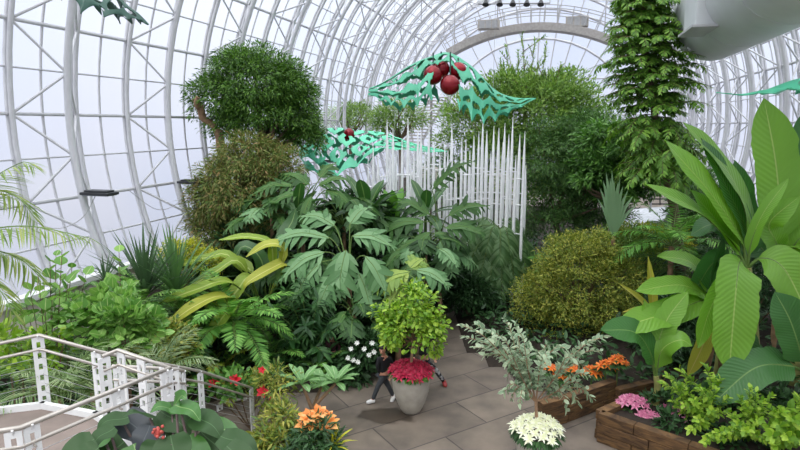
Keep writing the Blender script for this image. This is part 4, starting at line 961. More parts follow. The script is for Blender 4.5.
# heliconias with long yellowing paddles
r = thing('heliconia', 'big heliconia with long yellow-green paddle leaves fanning left, left of the lobed plants', 'plant', base(262, 320, 15.6))
hb = base(262, 320, 15.6); 
for pts, w_, mt in (([(262, 320, 15.6), (240, 255, 15.4), (205, 240, 15.2), (160, 242, 15)], 0, ''),):
    pass
for pts, w_, mt in (([(268, 300, 15.7), (272, 248, 15.5), (250, 237, 15.3), (218, 240, 15.1)], 8, 'heli'), ([(268, 300, 15.7), (284, 252, 15.4), (268, 244, 15.2), (246, 257, 15)], 10, 'heliy'), ([(268, 300, 15.7), (285, 265, 15.3), (272, 268, 15.1), (248, 282, 14.8), (244, 290, 14.8)], 12, 'heliy'),
                    ([(262, 310, 15.6), (240, 262, 15.3), (215, 272, 15.1), (182, 292, 14.8)], 10, 'heli'), ([(262, 310, 15.6), (238, 290, 15.), (212, 308, 14.6), (186, 334, 13.2)], 13, 'heliy'), ([(262, 310, 15.6), (250, 278, 15.2), (236, 292, 14.9), (216, 318, 14.5)], 14, 'heli'),
                    ([(262, 310, 15.6), (230, 282, 14.6), (195, 290, 13.8), (158, 304, 13.4)], 12, 'heli'), ([(262, 310, 15.6), (232, 258, 15.6), (205, 258, 15.5), (172, 268, 15.4)], 9, 'heli'), ([(262, 310, 15.6), (225, 296, 14.2), (195, 306, 13.4), (164, 328, 13.)], 13, 'heliy'), ([(265, 305, 15.7), (262, 262, 15.8), (244, 246, 15.8), (232, 262, 15.8)], 12, 'dbroad'),
                    ([(262, 310, 15.6), (240, 305, 14.9), (222, 318, 13.6), (206, 350, 13.2)], 13, 'heli'), ([(268, 300, 15.7), (296, 262, 15.6), (310, 262, 15.4), (322, 280, 15.2)], 11, 'dbroad'), ([(268, 300, 15.7), (250, 270, 16.4), (225, 258, 16.8), (196, 262, 17.2)], 11, 'heli'), ([(268, 300, 15.7), (283, 240, 16.2), (292, 222, 16.4), (296, 208, 16.5)], 13, 'dbroad')):
    pts = [tuple(hb) if False else p for p in pts]
    Q = [at(*p) for p in pts]; Q = [np.array((hb[0]+rng.normal()*.12, hb[1], hb[2]))]+Q
    W = px2m(w_*1.25, Q[-2]); b = MB(); blade(b, Q, W, nrm(np.array((0, -.5, 1.))), 'banana', 26, 5, .22, .02, .45, 0, 1, .03); b.build('leaf', [G[mt], M['stem']], r)
# lobed philodendrons
philo('lobed_philodendron', 'dark lobed plant spreading towards the reddish shrub, upper left of the group', base(305, 320, 17.5), max(.3, at(305, 225, 17.5)[2]-base(305, 320, 17.5)[2]),
      [((296, 186, 17.3), (252, 192, 17), 26), ((300, 192, 17.), (258, 215, 16.6), 26), ((310, 185, 17.4), (282, 172, 17.6), 24), ((318, 186, 17.3), (350, 178, 17.4), 24), ((312, 196, 16.9), (300, 226, 16.4), 26), ((325, 190, 17.2), (352, 205, 17), 26), ((300, 180, 18), (270, 176, 18.4), 24), ((320, 178, 17.8), (335, 162, 18.2), 22)], 'philo')
philo('lobed_philodendron', 'blue-green lobed plant with great split leaves in the middle of the left bank', base(350, 330, 15.6), max(.5, at(345, 272, 15.6)[2]-base(350, 330, 15.6)[2]),
      [((330, 238, 15.6), (268, 240, 15.4), 34, 'philob'), ((325, 252, 15.2), (282, 276, 14.8), 34, 'philob'), ((346, 250, 15), (338, 292, 14.5), 40, 'philob'), ((365, 256, 15), (386, 290, 14.6), 34, 'philob'), ((352, 236, 15.6), (392, 244, 15.4), 34), ((335, 226, 16), (300, 214, 16.3), 30), ((350, 224, 16), (368, 206, 16.4), 30), ((338, 272, 14.8), (316, 310, 14.4), 36, 'philob'), ((322, 262, 15), (292, 300, 14.5), 30, 'philob'), ((358, 272, 14.9), (372, 312, 14.5), 30)], 'philob')
philo('lobed_philodendron', 'lobed plant with one leaf raised against the white spires, above the path', base(440, 300, 18.2), max(.5, at(436, 235, 18.2)[2]-base(440, 300, 18.2)[2]),
      [((432, 190, 18), (474, 158, 17.6), 24), ((425, 222, 17.7), (380, 232, 17.3), 34), ((430, 232, 17.4), (404, 262, 17), 34), ((445, 228, 17.4), (482, 232, 17.1), 34), ((440, 240, 17.2), (452, 272, 16.8), 34, 'philob'), ((448, 216, 17.9), (486, 204, 17.8), 30), ((430, 215, 18), (396, 200, 18.2), 30), ((420, 240, 17.2), (384, 262, 16.8), 32)], 'philo')
philo('lobed_philodendron', 'lobed plant with yellowing leaves right above the potted lime green tree', base(398, 330, 15.3), max(.5, at(412, 285, 15.3)[2]-base(398, 330, 15.3)[2]),
      [((410, 272, 15), (374, 288, 14.7), 30, 'philoy'), ((416, 270, 15), (448, 284, 14.7), 30, 'philob'), ((410, 268, 15.1), (424, 258, 15.4), 26, 'philoy'), ((414, 278, 14.8), (420, 300, 14.5), 28, 'philob'), ((405, 274, 15), (388, 304, 14.6), 26, 'philoy')], 'philob')
philo_wild('lobed_philodendron', 'tall lobed plant with glossy dark leaves just left of the white spires', base(345, 300, 17.8), max(.5, at(345, 225, 17.8)[2]-base(345, 300, 17.8)[2]), 20, 1.2, .8, ['philo', 'philo', 'dphilo'])
philo_wild('lobed_philodendron', 'dark lobed plant behind the heliconia, spilling towards the finger-leaved shrub', base(300, 340, 16.4), max(.5, at(295, 275, 16.4)[2]-base(300, 340, 16.4)[2]), 16, 1.0, .75, ['dphilo', 'philo'])
philo_wild('lobed_philodendron', 'lobed plant arching over the path in front of the spires, behind the potted lime tree', base(425, 300, 17.4), max(.5, at(420, 255, 17.4)[2]-base(425, 300, 17.4)[2]), 18, 1.1, .8, ['philo', 'philob', 'dphilo'])
philo_wild('lobed_philodendron', 'low lobed plant under the blue-green leaves, left of the white blossoms', base(355, 350, 15.), max(.4, at(350, 315, 15.)[2]-base(355, 350, 15.)[2]), 14, .85, .65, ['dphilo', 'philo'])
philo_wild('lobed_philodendron', 'lobed plant against the reddish shrub, its upper leaves paler', base(275, 300, 17.6), max(.5, at(278, 215, 17.6)[2]-base(275, 300, 17.6)[2]), 14, 1.0, .7, ['philo', 'philob'])
# weeping plant at the spires' foot
r = thing('weeping_plant', 'weeping plant with long hanging leaflets at the foot of the white spires, beside the path', 'plant', base(498, 310, 20.2))
q0 = base(498, 310, 20.2); topq = at(500, 228, 19.8); trunk_parts(r, 'trunk', [q0, topq], [.1, .06], 'barkpale')
for tip in ((455, 262, 19.3), (464, 276, 19), (476, 292, 18.7), (488, 296, 18.6), (502, 298, 18.6), (516, 290, 18.8), (530, 278, 19.2), (534, 262, 19.6), (470, 262, 19.2), (480, 276, 18.9), (493, 282, 18.8), (508, 280, 18.9), (520, 268, 19.2), (528, 250, 19.6), (462, 248, 19.6), (486, 250, 18.9), (510, 252, 19.), (500, 262, 18.7), (526, 232, 20.2), (470, 232, 20.)):
    b = MB(); t_ = at(*tip); Q = [topq, topq*.45+t_*.55+Zv*.45, t_]; pinnate(b, Q, 20, .66, .12, 66, nrm(np.array((0, -.6, 1))), leafT(.16, .5, .1, 4), 1.0, .15, 0, .016, 1); b.build('frond', [G['weep'], M['stem']], r)
# dark broad-leaved rosettes
def broad(label, px, py, Y_, hpx, nl, L, w_, mt='dbroad', el=(1.35, .2), drp=(.5, 1.5)):
    c = base(px, py, Y_); return rosette('broad_leaf_plant', label, c, nl, L, w_, mt, el, drp, 'paddle', rows=12, fold=.2, stemh=max(.1, at(px, py-hpx, Y_)[2]-c[2]), pet=.2)
broad('tall dark broad-leaved plant before the left end of the white spires', 368, 290, 18.3, 72, 22, 1.9, .4)
broad('broad-leaved plant in front of the spires, its glossy leaf tips against the white', 425, 285, 19, 66, 14, 1.6, .36)
broad('upright bright green leaved plant at the foot of the spires, behind the lobed leaves', 395, 290, 19.2, 62, 12, 1.5, .3, 'fern', (1.45, .7), (.2, .8))
broad('dark broad-leaved plant low in the shade behind the blue-green lobed leaves', 330, 340, 16.4, 40, 16, 1.3, .3)
broad('glossy broad-leaved plant left of the path, over the white flowers', 405, 330, 17, 50, 16, 1.3, .32)
broad('dark broad-leaved plant filling the gap above the heliconia', 300, 300, 17.2, 80, 18, 1.5, .34)
r = thing('whorled_shrub', 'dark green shrub with drooping finger-like leaf whorls, in front of the blue-green lobed plant', 'shrub', base(310, 370, 14.6))
bp = base(310, 370, 14.6)
shoots(r, fanpaths(bp, [(285, 290, .2), (300, 280, 0), (318, 300, -.2), (335, 290, .1), (275, 312, -.1), (305, 325, -.5), (330, 330, -.4), (290, 340, -.4), (322, 352, -.6), (345, 318, 0), (282, 355, -.4)], 14.4), .36, 'fernd', T_LNG, .085, 'stem', .016, 70, 3, droop=.35)
# ferns
for px, py, Y_, L, nl, mt, lab, hp in ((236, 366, 14.0, 1.9, 17, ['fern'], 'large bright green fern in the middle of the left bank, behind the red flowers', 44), (185, 345, 14.6, 1.4, 12, ['fern'], 'wide-spreading green fern below the spiky clump', 30), (222, 390, 13.7, 1.3, 14, ['ferny', 'fern'], 'yellowing fern at the front edge of the left bank', 20),
                                   (275, 380, 14.2, 1.2, 14, ['fern', 'fernd'], 'fern between the yellowing fern and the dark finger-leaved shrub', 24), (320, 384, 14.2, .9, 12, ['fern'], 'small fern at the bank edge left of the white flowers', 12), (140, 345, 13.2, 1.2, 12, ['fern', 'round'], 'fern below the sword leaves at left, above the stair rails', 38), (205, 356, 13.9, 1.3, 12, ['fernd'], 'dark fern in the shade right of the stair rails', 24)):
    c = base(px, py, Y_); fronds('fern', lab, c, nl, L, 28, L*.2, .24, mt[0], (1.15, .15), (.9, 1.4), mats=mt, stemh=max(.05, at(px, py-hp, Y_)[2]-c[2]), stemr=.05, ang=66, T=leafT(.19, .12, .1, 3), azr=(PI*.75, PI*2.25) if hp > 20 else None)
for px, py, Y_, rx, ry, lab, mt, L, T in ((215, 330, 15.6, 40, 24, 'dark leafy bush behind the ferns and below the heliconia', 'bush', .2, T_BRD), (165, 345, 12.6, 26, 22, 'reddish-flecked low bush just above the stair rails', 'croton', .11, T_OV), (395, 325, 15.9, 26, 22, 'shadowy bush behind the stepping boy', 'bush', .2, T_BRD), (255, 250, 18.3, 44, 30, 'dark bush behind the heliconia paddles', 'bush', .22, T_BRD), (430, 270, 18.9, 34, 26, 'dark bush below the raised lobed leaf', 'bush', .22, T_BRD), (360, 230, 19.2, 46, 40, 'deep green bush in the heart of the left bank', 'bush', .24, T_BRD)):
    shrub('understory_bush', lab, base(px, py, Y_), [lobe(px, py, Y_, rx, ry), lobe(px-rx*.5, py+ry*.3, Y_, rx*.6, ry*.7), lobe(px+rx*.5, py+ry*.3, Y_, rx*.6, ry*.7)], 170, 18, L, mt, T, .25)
# white-flowered plant beside the boy
r = thing('white_flowered_shrub', 'dark shrub with white blossoms just left of the stepping boy', 'shrub', base(362, 380, 14.3))
b = MB(); foliage(b, [lobe(360, 358, 14.3, 20, 18), lobe(350, 372, 14.2, 16, 14), lobe(370, 345, 14.5, 14, 12)], 90, 16, .2, T_BRD, .2); b.build('foliage', G['bush'], r)
for px, py in ((351, 349), (357, 343), (353, 360), (358, 362), (348, 358), (369, 355), (372, 343), (374, 352), (364, 349)):
    b = MB(); flower_rosette(b, at(px, py, 13.75), .075, (0, -.9, .5), 14, 2, T_OV); b.build('blossom', G['whitef'], r)
# plumeria-like shrub with grey forked stems
r = thing('plumeria', 'forked grey-stemmed shrub topped with two rosettes of long leaves, before the fern bank', 'shrub', base(310, 420, 11.6))
q0 = base(310, 420, 11.6); fk = at(312, 409, 11.6)
trunk_parts(r, 'stem', [q0, fk], .05, 'barkpale')
for tx, ty, d_, s_ in ((302, 384, -.1, 26), (336, 383, .1, 24), (322, 386, .5, 20)):
    e_ = at(tx, ty, 11.6+d_); trunk_parts(r, 'branch', [fk, fk*.5+e_*.5+np.array((0, 0, .0)), e_], [.04, .03], 'barkpale')
    for i in range(13):
        az = i*2.39996; pts = arc(e_, az, 1.05-.06*i, .56, .7); b = MB(); blade(b, pts, .15, facing(pts), 'paddle', 9, 3, .2, 0, .08); b.build('leaf', G['strapg'], r)
# red-flowered croton bush by the stair foot
r = thing('red_flowered_bush', 'yellow-leaved bush with red blossoms at the foot of the stair', 'shrub', base(250, 430, 11.8))
b = MB(); foliage(b, [lobe(272, 398, 11.6, 14, 18), lobe(245, 386, 11.8, 18, 8), lobe(278, 383, 11.6, 20, 14), lobe(272, 425, 11.4, 12, 14)], 75, 12, .14, T_LNG, .2, droop=.2); b.build('foliage', G['croton'], r)
b = MB(); foliage(b, [lobe(228, 383, 11.6, 22, 9), lobe(205, 392, 11.4, 14, 9)], 36, 10, .15, T_OV, .15); b.build('green_foliage', G['mid'], r)
b = MB()
for px, py in ((215, 383), (234, 380), (262, 392), (262, 378), (280, 385), (205, 392)): e_ = at(px, py, 11.6); tube(b, resample([base(250, 430, 11.8), base(250, 430, 11.8)*.4+e_*.6+np.array((0, 0, .1)), e_], 7), .015, 5)
b.build('stems', M['stemb'], r)
for px, py, s_ in ((214, 383, .16), (235, 380, .18), (262, 392, .19), (262, 370, .12), (272, 398, .11)):
    b = MB(); flower_rosette(b, at(px, py, 11.3), s_*.8, (0, -.8, .6), 10, 2, T_OV); b.build('blossom', G['red'], r)
# orange bromeliad group in its pot at the plaza edge
r = thing('orange_bromeliad', 'planting of apricot orange bracts and dark leaves at the bottom centre, below the forked shrub', 'plant', gnd(312, 470))
q0 = gnd(312, 470); b = MB(); lathe(b, q0, [(0, 0), (.36, 0), (.46, .5), (.46, .55), (.4, .55), (.38, .45), (0, .45)], 28); b.build('pot', M['concrete'], r)
c = at(316, 440, 9.6)
b = MB(); foliage(b, [lobe(314, 446, 9.6, 26, 14), lobe(312, 460, 9.5, 26, 12)], 60, 14, .2, T_LNG, .16); b.build('foliage', G['bush'], r)
for i, (px, py) in enumerate(((308, 417), (318, 414), (327, 418), (313, 423), (323, 425), (316, 419), (330, 425), (305, 424))):
    b = MB(); flower_rosette(b, at(px, py, 9.6+.1*(i % 3)), .2, (rng.normal()*.3, -.4, 1), 14, 2, T_OV); b.build('bract_rosette', G['orangel'], r)
b = MB(); foliage(b, [lobe(316, 432, 9.6, 20, 12)], 30, 12, .16, T_LNG, .14); b.build('inner_leaves', G['bush'], r)
rosette('striped_croton', 'yellow spiky croton at the right side of the orange bracts', at(333, 448, 9.5), 26, .5, .05, 'yell', (1.35, .3), (.4, 1.0), 'strap', rows=7, cat='plant')
shrub('yellow_croton', 'mixed yellow and green croton left of the orange bracts', np.array(gnd(272, 462)), [lobe(276, 440, 10.2, 22, 14), lobe(282, 420, 10.4, 16, 14), lobe(258, 452, 10., 22, 10)], 90, 14, .17, 'croton', T_LNG, .17)
# taro in the foreground
tb = at(150, 520, 4.6); tb = np.array((tb[0], 4.6, 0)); 
bx = MB(); box(bx, (-2.05, 4.5, 1.2), (2.4, 1.3, 2.4)); pl_ = thing('planter_box', 'raised planter below the bottom left edge, holding the dark taro', 'planter', (-2.05, 4.5, 0)); bx.build('planter_wall', M['curb'], pl_, False, .02)
bx = MB(); box(bx, (-2.05, 4.5, 2.41), (2.2, 1.1, .06)); bx.build('soil', M['soil'], pl_, False)
r = thing('taro', 'dark heart-leaved taro in the bottom left foreground, in front of the stair rails', 'plant', (-1.9, 4.5, 2.44))
TL = [((88, 436), (62, 452), 34, 'taro'), ((122, 412), (96, 418), 28, 'taro'), ((110, 424), (90, 438), 28, 'taro'), ((128, 414), (152, 436), 40, 'tarop'), ((150, 410), (122, 404), 24, 'taro'), ((180, 400), (200, 408), 28, 'tarog'), ((166, 408), (190, 424), 36, 'taro'), ((200, 412), (222, 426), 32, 'taro'),
      ((118, 440), (92, 462), 44, 'taro'), ((136, 444), (146, 472), 40, 'tarog'), ((172, 436), (178, 466), 46, 'taro'), ((206, 430), (228, 452), 38, 'taro'), ((228, 432), (258, 442), 30, 'taro'), ((92, 446), (66, 466), 36, 'taro'), ((188, 440), (210, 466), 40, 'tarog'), ((148, 424), (140, 446), 36, 'tarop'), ((184, 414), (170, 432), 34, 'taro'), ((74, 450), (54, 466), 30, 'taro'), ((232, 444), (254, 464), 34, 'taro'), ((104, 432), (84, 446), 26, 'tarog'), ((158, 440), (150, 464), 40, 'taro'), ((214, 420), (240, 430), 28, 'tarog'), ((172, 402), (150, 400), 22, 'tarog'), ((176, 396), (186, 386), 24, 'tarog'), ((120, 452), (112, 476), 44, 'taro'), ((240, 450), (262, 456), 28, 'taro')]
for i, (p0, p1, w_, mt) in enumerate(TL):
    p0 = (p0[0], p0[1]+7); p1 = (p1[0], p1[1]+8); Yb = 4.7+.5*((i*.618) % 1)-(p0[1]-420)*.012; a_ = at(p0[0], p0[1], Yb); t_ = at(p1[0], p1[1], Yb-.12); d_ = nrm(t_-a_); back = a_-d_*np.linalg.norm(t_-a_)*.25
    b = MB(); W = px2m(w_*.82, a_); vv = nrm(np.array((0, -.55, .85))+rng.normal(size=3)*.2); Q = [back, a_, a_*.4+t_*.6+Zv*.02, t_-Zv*.05]
    blade(b, Q, W, vv, 'heart', 18, 7, .1, .025); s0 = np.array((-1.9+rng.normal()*.35, 4.5+rng.normal()*.2, 2.44)); tube(b, resample([s0, s0*.4+a_*.6+Zv*.12, a_-Zv*.01], 8), [.02, .012], 6, 1)
    b.build('leaf', [G[mt], M['stemr']], r)
b = MB(); c = at(158, 432, 4.5)
ball(b, c, .035, 10, 0, (.7, .7, 1.3)); 
for i in range(9): ball(b, c+np.array((math.cos(i*2.4)*.04, math.sin(i*2.4)*.026, -.05+.012*i)), .015, 8)
b.build('seed_head', G['redseed'], r)
# ================================================================== POTS
def pot(root, c, s=1.0):
    b = MB(); lathe(b, c, [(0, 0), (.19*s, 0), (.23*s, .04*s), (.33*s, .25*s), (.41*s, .52*s), (.445*s, .78*s), (.45*s, .95*s), (.42*s, .95*s), (.41*s, .86*s), (0, .86*s)], 40); b.build('planter', M['concrete'], root)
    b = MB(); lathe(b, c, [(.415*s, .87*s), (0, .9*s)], 24); b.build('soil', M['soil'], root)
c = gnd(411, 411); r = thing('potted_tree', 'lime green tree in a tall grey pot ringed with crimson poinsettias, on the paved path', 'potted plant', c)
pot(r, c); Yp = c[1]
trunk_parts(r, 'trunk', [c+Zv*.8, c+np.array((.01, 0, 1.3)), at(413, 330, Yp)], [.035, .028], 'barkpale')
b = MB(); cc = foliage(b, [lobe(412, 330, Yp, 34, 26), lobe(396, 332, Yp, 18, 16), lobe(432, 334, Yp, 18, 24), lobe(418, 308, Yp, 22, 20), lobe(396, 315, Yp, 18, 18), lobe(430, 346, Yp, 16, 11), lobe(412, 290, Yp, 14, 10)], 220, 12, .12, T_OV, .17, droop=.4, inner=.35); b.build('foliage', G['lime'], r)
limbs(r, at(413, 340, Yp), cc, .025, 'stemb', 14)
flower_mass(r, 'poinsettia', c+Zv*.98, .5, .5, .22, 46, .15, 'poin')
b = MB(); a_ = rng.random(120)*2*PI; pos = c+np.stack((np.cos(a_)*.4, np.sin(a_)*.4, np.full(120, .98)), 1); inst(b, T_MED, pos, np.stack((np.cos(a_), np.sin(a_), np.full(120, -.15)), 1)+rvec(120)*.25, np.tile(Zv, (120, 1)), .17); b.build('poinsettia_leaves', G['mid'], r)
c = at(537, 437, 10.1); c[2] = 0.; r = thing('potted_tree', 'sprawling grey-green variegated tree in a grey pot ringed with white poinsettias, at the bottom edge', 'potted plant', c)
pot(r, c, .9)
flower_mass(r, 'poinsettia', c+Zv*.93, .47, .43, .24, 46, .13, 'poinw')
b = MB(); a_ = rng.random(160)*2*PI; pos = c+np.stack((np.cos(a_)*.36, np.sin(a_)*.36, np.full(160, .9)), 1); inst(b, T_MED, pos, np.stack((np.cos(a_), np.sin(a_), np.full(160, -.45)), 1)+rvec(160)*.25, np.tile(Zv, (160, 1)), .2); b.build('poinsettia_leaves', G['bush'], r)
f0 = at(536, 402, 10.1); trunk_parts(r, 'trunk', [c+Zv*.8, f0], [.035, .03], 'barkpale')
pp = []
for mid, tips in (((522, 378), ((478, 322), (496, 330), (466, 334), (486, 352), (505, 316), (462, 322), (474, 344), (490, 338), (516, 320))), ((528, 370), ((520, 330), (513, 345), (530, 345), (508, 360), (508, 372))), ((540, 368), ((548, 342), (556, 350), (538, 350), (565, 345), (548, 356))), ((556, 376), ((590, 340), (580, 350), (604, 334), (585, 364), (572, 356), (600, 348))), ((556, 392), ((585, 385), (578, 400), (592, 395), (566, 405), (588, 372))), ((524, 392), ((512, 395), (520, 400), (505, 388)))):
    for t in tips:
        d_ = rng.normal()*.3; t_ = at(t[0], t[1], 10.1+d_); m_ = at(mid[0], mid[1], 10.1+d_*.4); pp.append([f0, m_, m_*.4+t_*.6+np.array((0, 0, .12)), t_-np.array((0, 0, .06))])
shoots(r, pp, .14, 'sage', T_OV, .068, 'barkpale', .014, 58, 2, droop=.15)
# ================================================================== TIMBER BEDS
def timber(label, pts, z1, soil=None):
    r = thing('timber_bed', label, 'planter', (pts[0][0], pts[0][1], 0)); nc = 3; h = z1/nc
    for a_, c_ in zip(pts[:-1], pts[1:]):
        a_ = np.array((a_[0], a_[1], 0)); c_ = np.array((c_[0], c_[1], 0)); d_ = c_-a_; L = np.linalg.norm(d_); d_ = d_/L; s_ = np.cross(Zv, d_)
        for k in range(nc):
            cuts = [0]; x = rng.uniform(.5, 1.3)
            while x < L-.3: cuts.append(x); x += rng.uniform(.9, 1.8)
            cuts.append(L)
            for x0, x1 in zip(cuts[:-1], cuts[1:]):
                b = MB(); box(b, a_+d_*(x0+x1)/2+s_*rng.normal()*.006+Zv*(h*(k+.5)), (x1-x0-.012, .2, h-.012), (d_, s_, Zv)); b.build('sleeper', M['wood'], r, False, .012)
    if soil is not None:
        b = MB(); V = np.array(soil); n_ = len(V); b.add(np.vstack((V, V-Zv*.45)), [list(range(n_))]); 
        for i in range(n_): b.add([V[i], V[(i+1) % n_], V[(i+1) % n_]-Zv*.45, V[i]-Zv*.45], [[3, 2, 1, 0]])
        b.build('soil', M['soil'], r, False)
    return r
k0, k1, k2 = gnd(600, 411, .66), gnd(690, 442, .66), gnd(800, 480, .66); kb = gnd(634, 396, .66)
SB = [k0+np.array((.1, .1, -.12)), k1+np.array((.05, .1, -.12)), k2+np.array((0, .1, -.12)), np.array((10.2, 12.2, .54)), np.array((7.5, 12.55, .54)), kb+np.array((.1, -.1, -.12))]
timber('weathered timber sleeper bed at the lower right, with pink poinsettias on its corner', [kb, k0, k1, k2], .66, SB)
timber('darker timber sleeper wall holding the orange flowers under the golden shrub', [gnd(540, 402, .6), gnd(566, 396, .6), gnd(614, 379, .6)], .6)
timber('short low timber wall set back between the two sleeper beds', [gnd(617, 388, .45), gnd(652, 380, .45)], .45)
for i, (px, py, Y_, lab) in enumerate(((633, 402, 11.7, 'pink poinsettia on the corner of the sleeper bed, leftmost of the pink ones'), (648, 418, 11.4, 'pink poinsettia just right of the bed corner, the largest cluster'), (668, 412, 11.6, 'pink poinsettia under the young banana stem'), (688, 412, 11.3, 'pink poinsettia half hidden at the left of the lime green shrub'), (736, 441, 10.6, 'pink poinsettia between the lime green shrubs near the bottom edge'))):
    c = at(px, py, Y_); q0 = np.array((c[0], c[1], min(.54, c[2]-.1))); r = thing('poinsettia', lab, 'plant', q0)
    b = MB(); tube(b, [q0, c], .015, 6); b.build('stem', M['stem'], r)
    flower_mass(r, 'bract_rosette', c-Zv*.05, .32 if i < 2 else .2, .22, .16, 20 if i < 2 else 9, .14, 'poinp')
    b = MB(); a_ = rng.random(50)*2*PI; inst(b, T_MED, c-Zv*.1+np.stack((np.cos(a_)*.1, np.sin(a_)*.1, rng.random(50)*-.1), 1), np.stack((np.cos(a_), np.sin(a_), rng.random(50)*-.3), 1), np.tile(Zv, (50, 1)), .22); b.build('leaves', G['bush'], r)
for i, (px, py, lab) in enumerate(((550, 368, 'orange bromeliad leftmost along the dark timber wall'), (560, 375, 'orange bromeliad low behind the sage-leaved branches'), (573, 369, 'orange bromeliad in the middle of the row on the dark timber wall'), (592, 371, 'orange bromeliad just left of the wall corner, under the banana leaf tip'), (606, 365, 'orange bromeliad at the wall corner, brightest of the row'), (618, 360, 'orange bromeliad at the right end of the row, under the dark banana leaf'))):
    c = at(px, py, 13.4-.05*i); q0 = np.array((c[0], c[1], ground(c[0], c[1]))); r = thing('orange_bromeliad', lab, 'plant', q0)
    b = MB(); tube(b, [q0, c], .02, 6); b.build('stem', M['stem'], r)
    flower_mass(r, 'bract_rosette', c-Zv*.05, .17, .15, .12, 6, .15, 'orange')
    b = MB(); a_ = rng.random(30)*2*PI; inst(b, T_LNG, c-Zv*.12+np.stack((np.cos(a_)*.05, np.sin(a_)*.05, 0*a_), 1), np.stack((np.cos(a_), np.sin(a_), .3+0*a_), 1), np.tile(Zv, (30, 1)), .3); b.build('leaves', G['fernd'], r)
# ================================================================== BANANAS
def banana(label, bp, crown, r0, leaves, dead=0):
    q0 = base(*bp); 
    q0[2] = max(q0[2], .5); c = at(*crown); r = thing('banana_plant', label, 'banana plant', q0)
    b = MB(); tube(b, resample([q0, q0*.5+c*.5+np.array((.06, 0, 0)), c], 12), [r0, r0*.8, r0*.55], 12); b.build('pseudostem', M['bstem'], r)
    for l in leaves:
        pts, w_, mt = l[0], l[1], l[2]; n_ = l[3] if len(l) > 3 else None
        px_blade(r, [crown]+pts, w_, mt, 'banana', n_, rows=30, cols=9, fold=.14, wave=.026, pet=.16, pm=1, petr=.035, rag=.05)
    for i in range(dead):
        b = MB(); a_ = rng.uniform(0, 6); p = q0*.35+c*.65; Q = [p, p+np.array((math.cos(a_)*.25, math.sin(a_)*.25, -.3)), p+np.array((math.cos(a_)*.3, math.sin(a_)*.3, -1.1))]; blade(b, Q, .22, (math.cos(a_), math.sin(a_), .2), 'lance', 10, 5, .5, .05); b.build('dead_leaf', M['barkpale'], r)
    return r
M['bstem'] = plain('banana_stem', '#8a8a50', .6, 0, .15, 3)
fr = (0, -.8, .45)
banana('largest banana plant, its broad bright leaves fanning up left in the middle right', (752, 400, 12.3), (747, 268, 12.2), .17,
       [([(742, 240, 12.2), (712, 195, 12.1), (664, 140, 12.1)], 44, 'ban', (.45, -.6, .6)), ([(735, 245, 12.1), (700, 212, 11.9), (644, 184, 11.8)], 34, 'ban', (.2, -.4, .9)), ([(750, 225, 12.5), (730, 175, 12.6), (684, 122, 12.7)], 38, 'ban', (.6, -.6, .5)),
        ([(752, 240, 12.1), (764, 212, 12), (789, 178, 11.9)], 13, 'ban', (-.6, -.6, .3)), ([(740, 262, 11.9), (736, 290, 11.5), (729, 372, 11.2)], 46, 'ban', (.05, -1, .3)), ([(762, 258, 12.), (785, 270, 11.7), (815, 330, 11.4)], 40, 'ban', (-.3, -.8, .6)),
        ([(748, 236, 12.4), (728, 190, 12.5), (702, 138, 12.6)], 34, 'band', (.5, -.7, .4)), ([(738, 250, 12.2), (718, 222, 12.1), (690, 190, 12.1)], 34, 'ban', (.35, -.6, .7)), ([(745, 240, 12.8), (735, 205, 13.), (722, 176, 13.2)], 34, 'band', (.2, -.9, .2)), ([(735, 268, 12), (712, 305, 11.7), (698, 348, 11.5)], 24, 'ban', (.3, -.9, .3)), ([(750, 238, 12.6), (742, 200, 12.9), (735, 160, 13.1)], 30, 'band', (.2, -.9, .2)), ([(728, 262, 12.4), (712, 264, 12.6), (690, 300, 12.8)], 24, 'band', (.2, -.8, .5)), ([(742, 250, 12.3), (715, 225, 12.6), (690, 235, 12.9)], 26, 'band', (.1, -.6, .8))], 3)
banana('banana plant at the right edge with the tallest upright broad leaf', (792, 400, 12.9), (784, 262, 12.8), .16,
       [([(782, 235, 12.7), (776, 165, 12.7), (764, 98, 12.8)], 44, 'ban', (-.1, -1, .1)), ([(795, 235, 12.8), (808, 170, 12.9), (812, 104, 13.)], 44, 'band', (-.3, -1, .1)), ([(800, 238, 12.6), (825, 222, 12.4), (850, 225, 12.3)], 30, 'ban', (0, -.5, 1)),
        ([(775, 240, 12.4), (770, 222, 12.2), (800, 196, 12.)], 24, 'ban', (-.4, -.8, .5)), ([(790, 250, 12.6), (805, 245, 12.2), (830, 262, 11.9)], 26, 'ban', (-.1, -.5, 1)), ([(775, 262, 12.9), (752, 235, 13.2), (742, 205, 13.4)], 26, 'band')], 3)
banana('middle-height banana plant with a long pale leaf reaching left over the golden shrub', (716, 400, 12.8), (720, 308, 12.7), .13,
       [([(705, 296, 12.6), (680, 285, 12.4), (636, 291, 12.2)], 24, 'ban', (0, -.55, .85)), ([(706, 300, 12.4), (670, 312, 12.1), (612, 330, 11.8)], 30, 'ban', (.1, -.6, .8)), ([(708, 286, 12.8), (690, 262, 12.9), (657, 256, 12.9)], 22, 'ban', (.1, -.5, .85)), ([(712, 282, 12.7), (716, 262, 12.5), (724, 236, 12.4)], 17, 'band', (.5, -.8, .3)),
        ([(712, 318, 12.4), (703, 345, 12.2), (688, 376, 12.1)], 20, 'bany', (.3, -.9, .4)), ([(728, 318, 12.4), (745, 345, 12), (748, 388, 11.8)], 26, 'band', (-.2, -.9, .4))], 2)
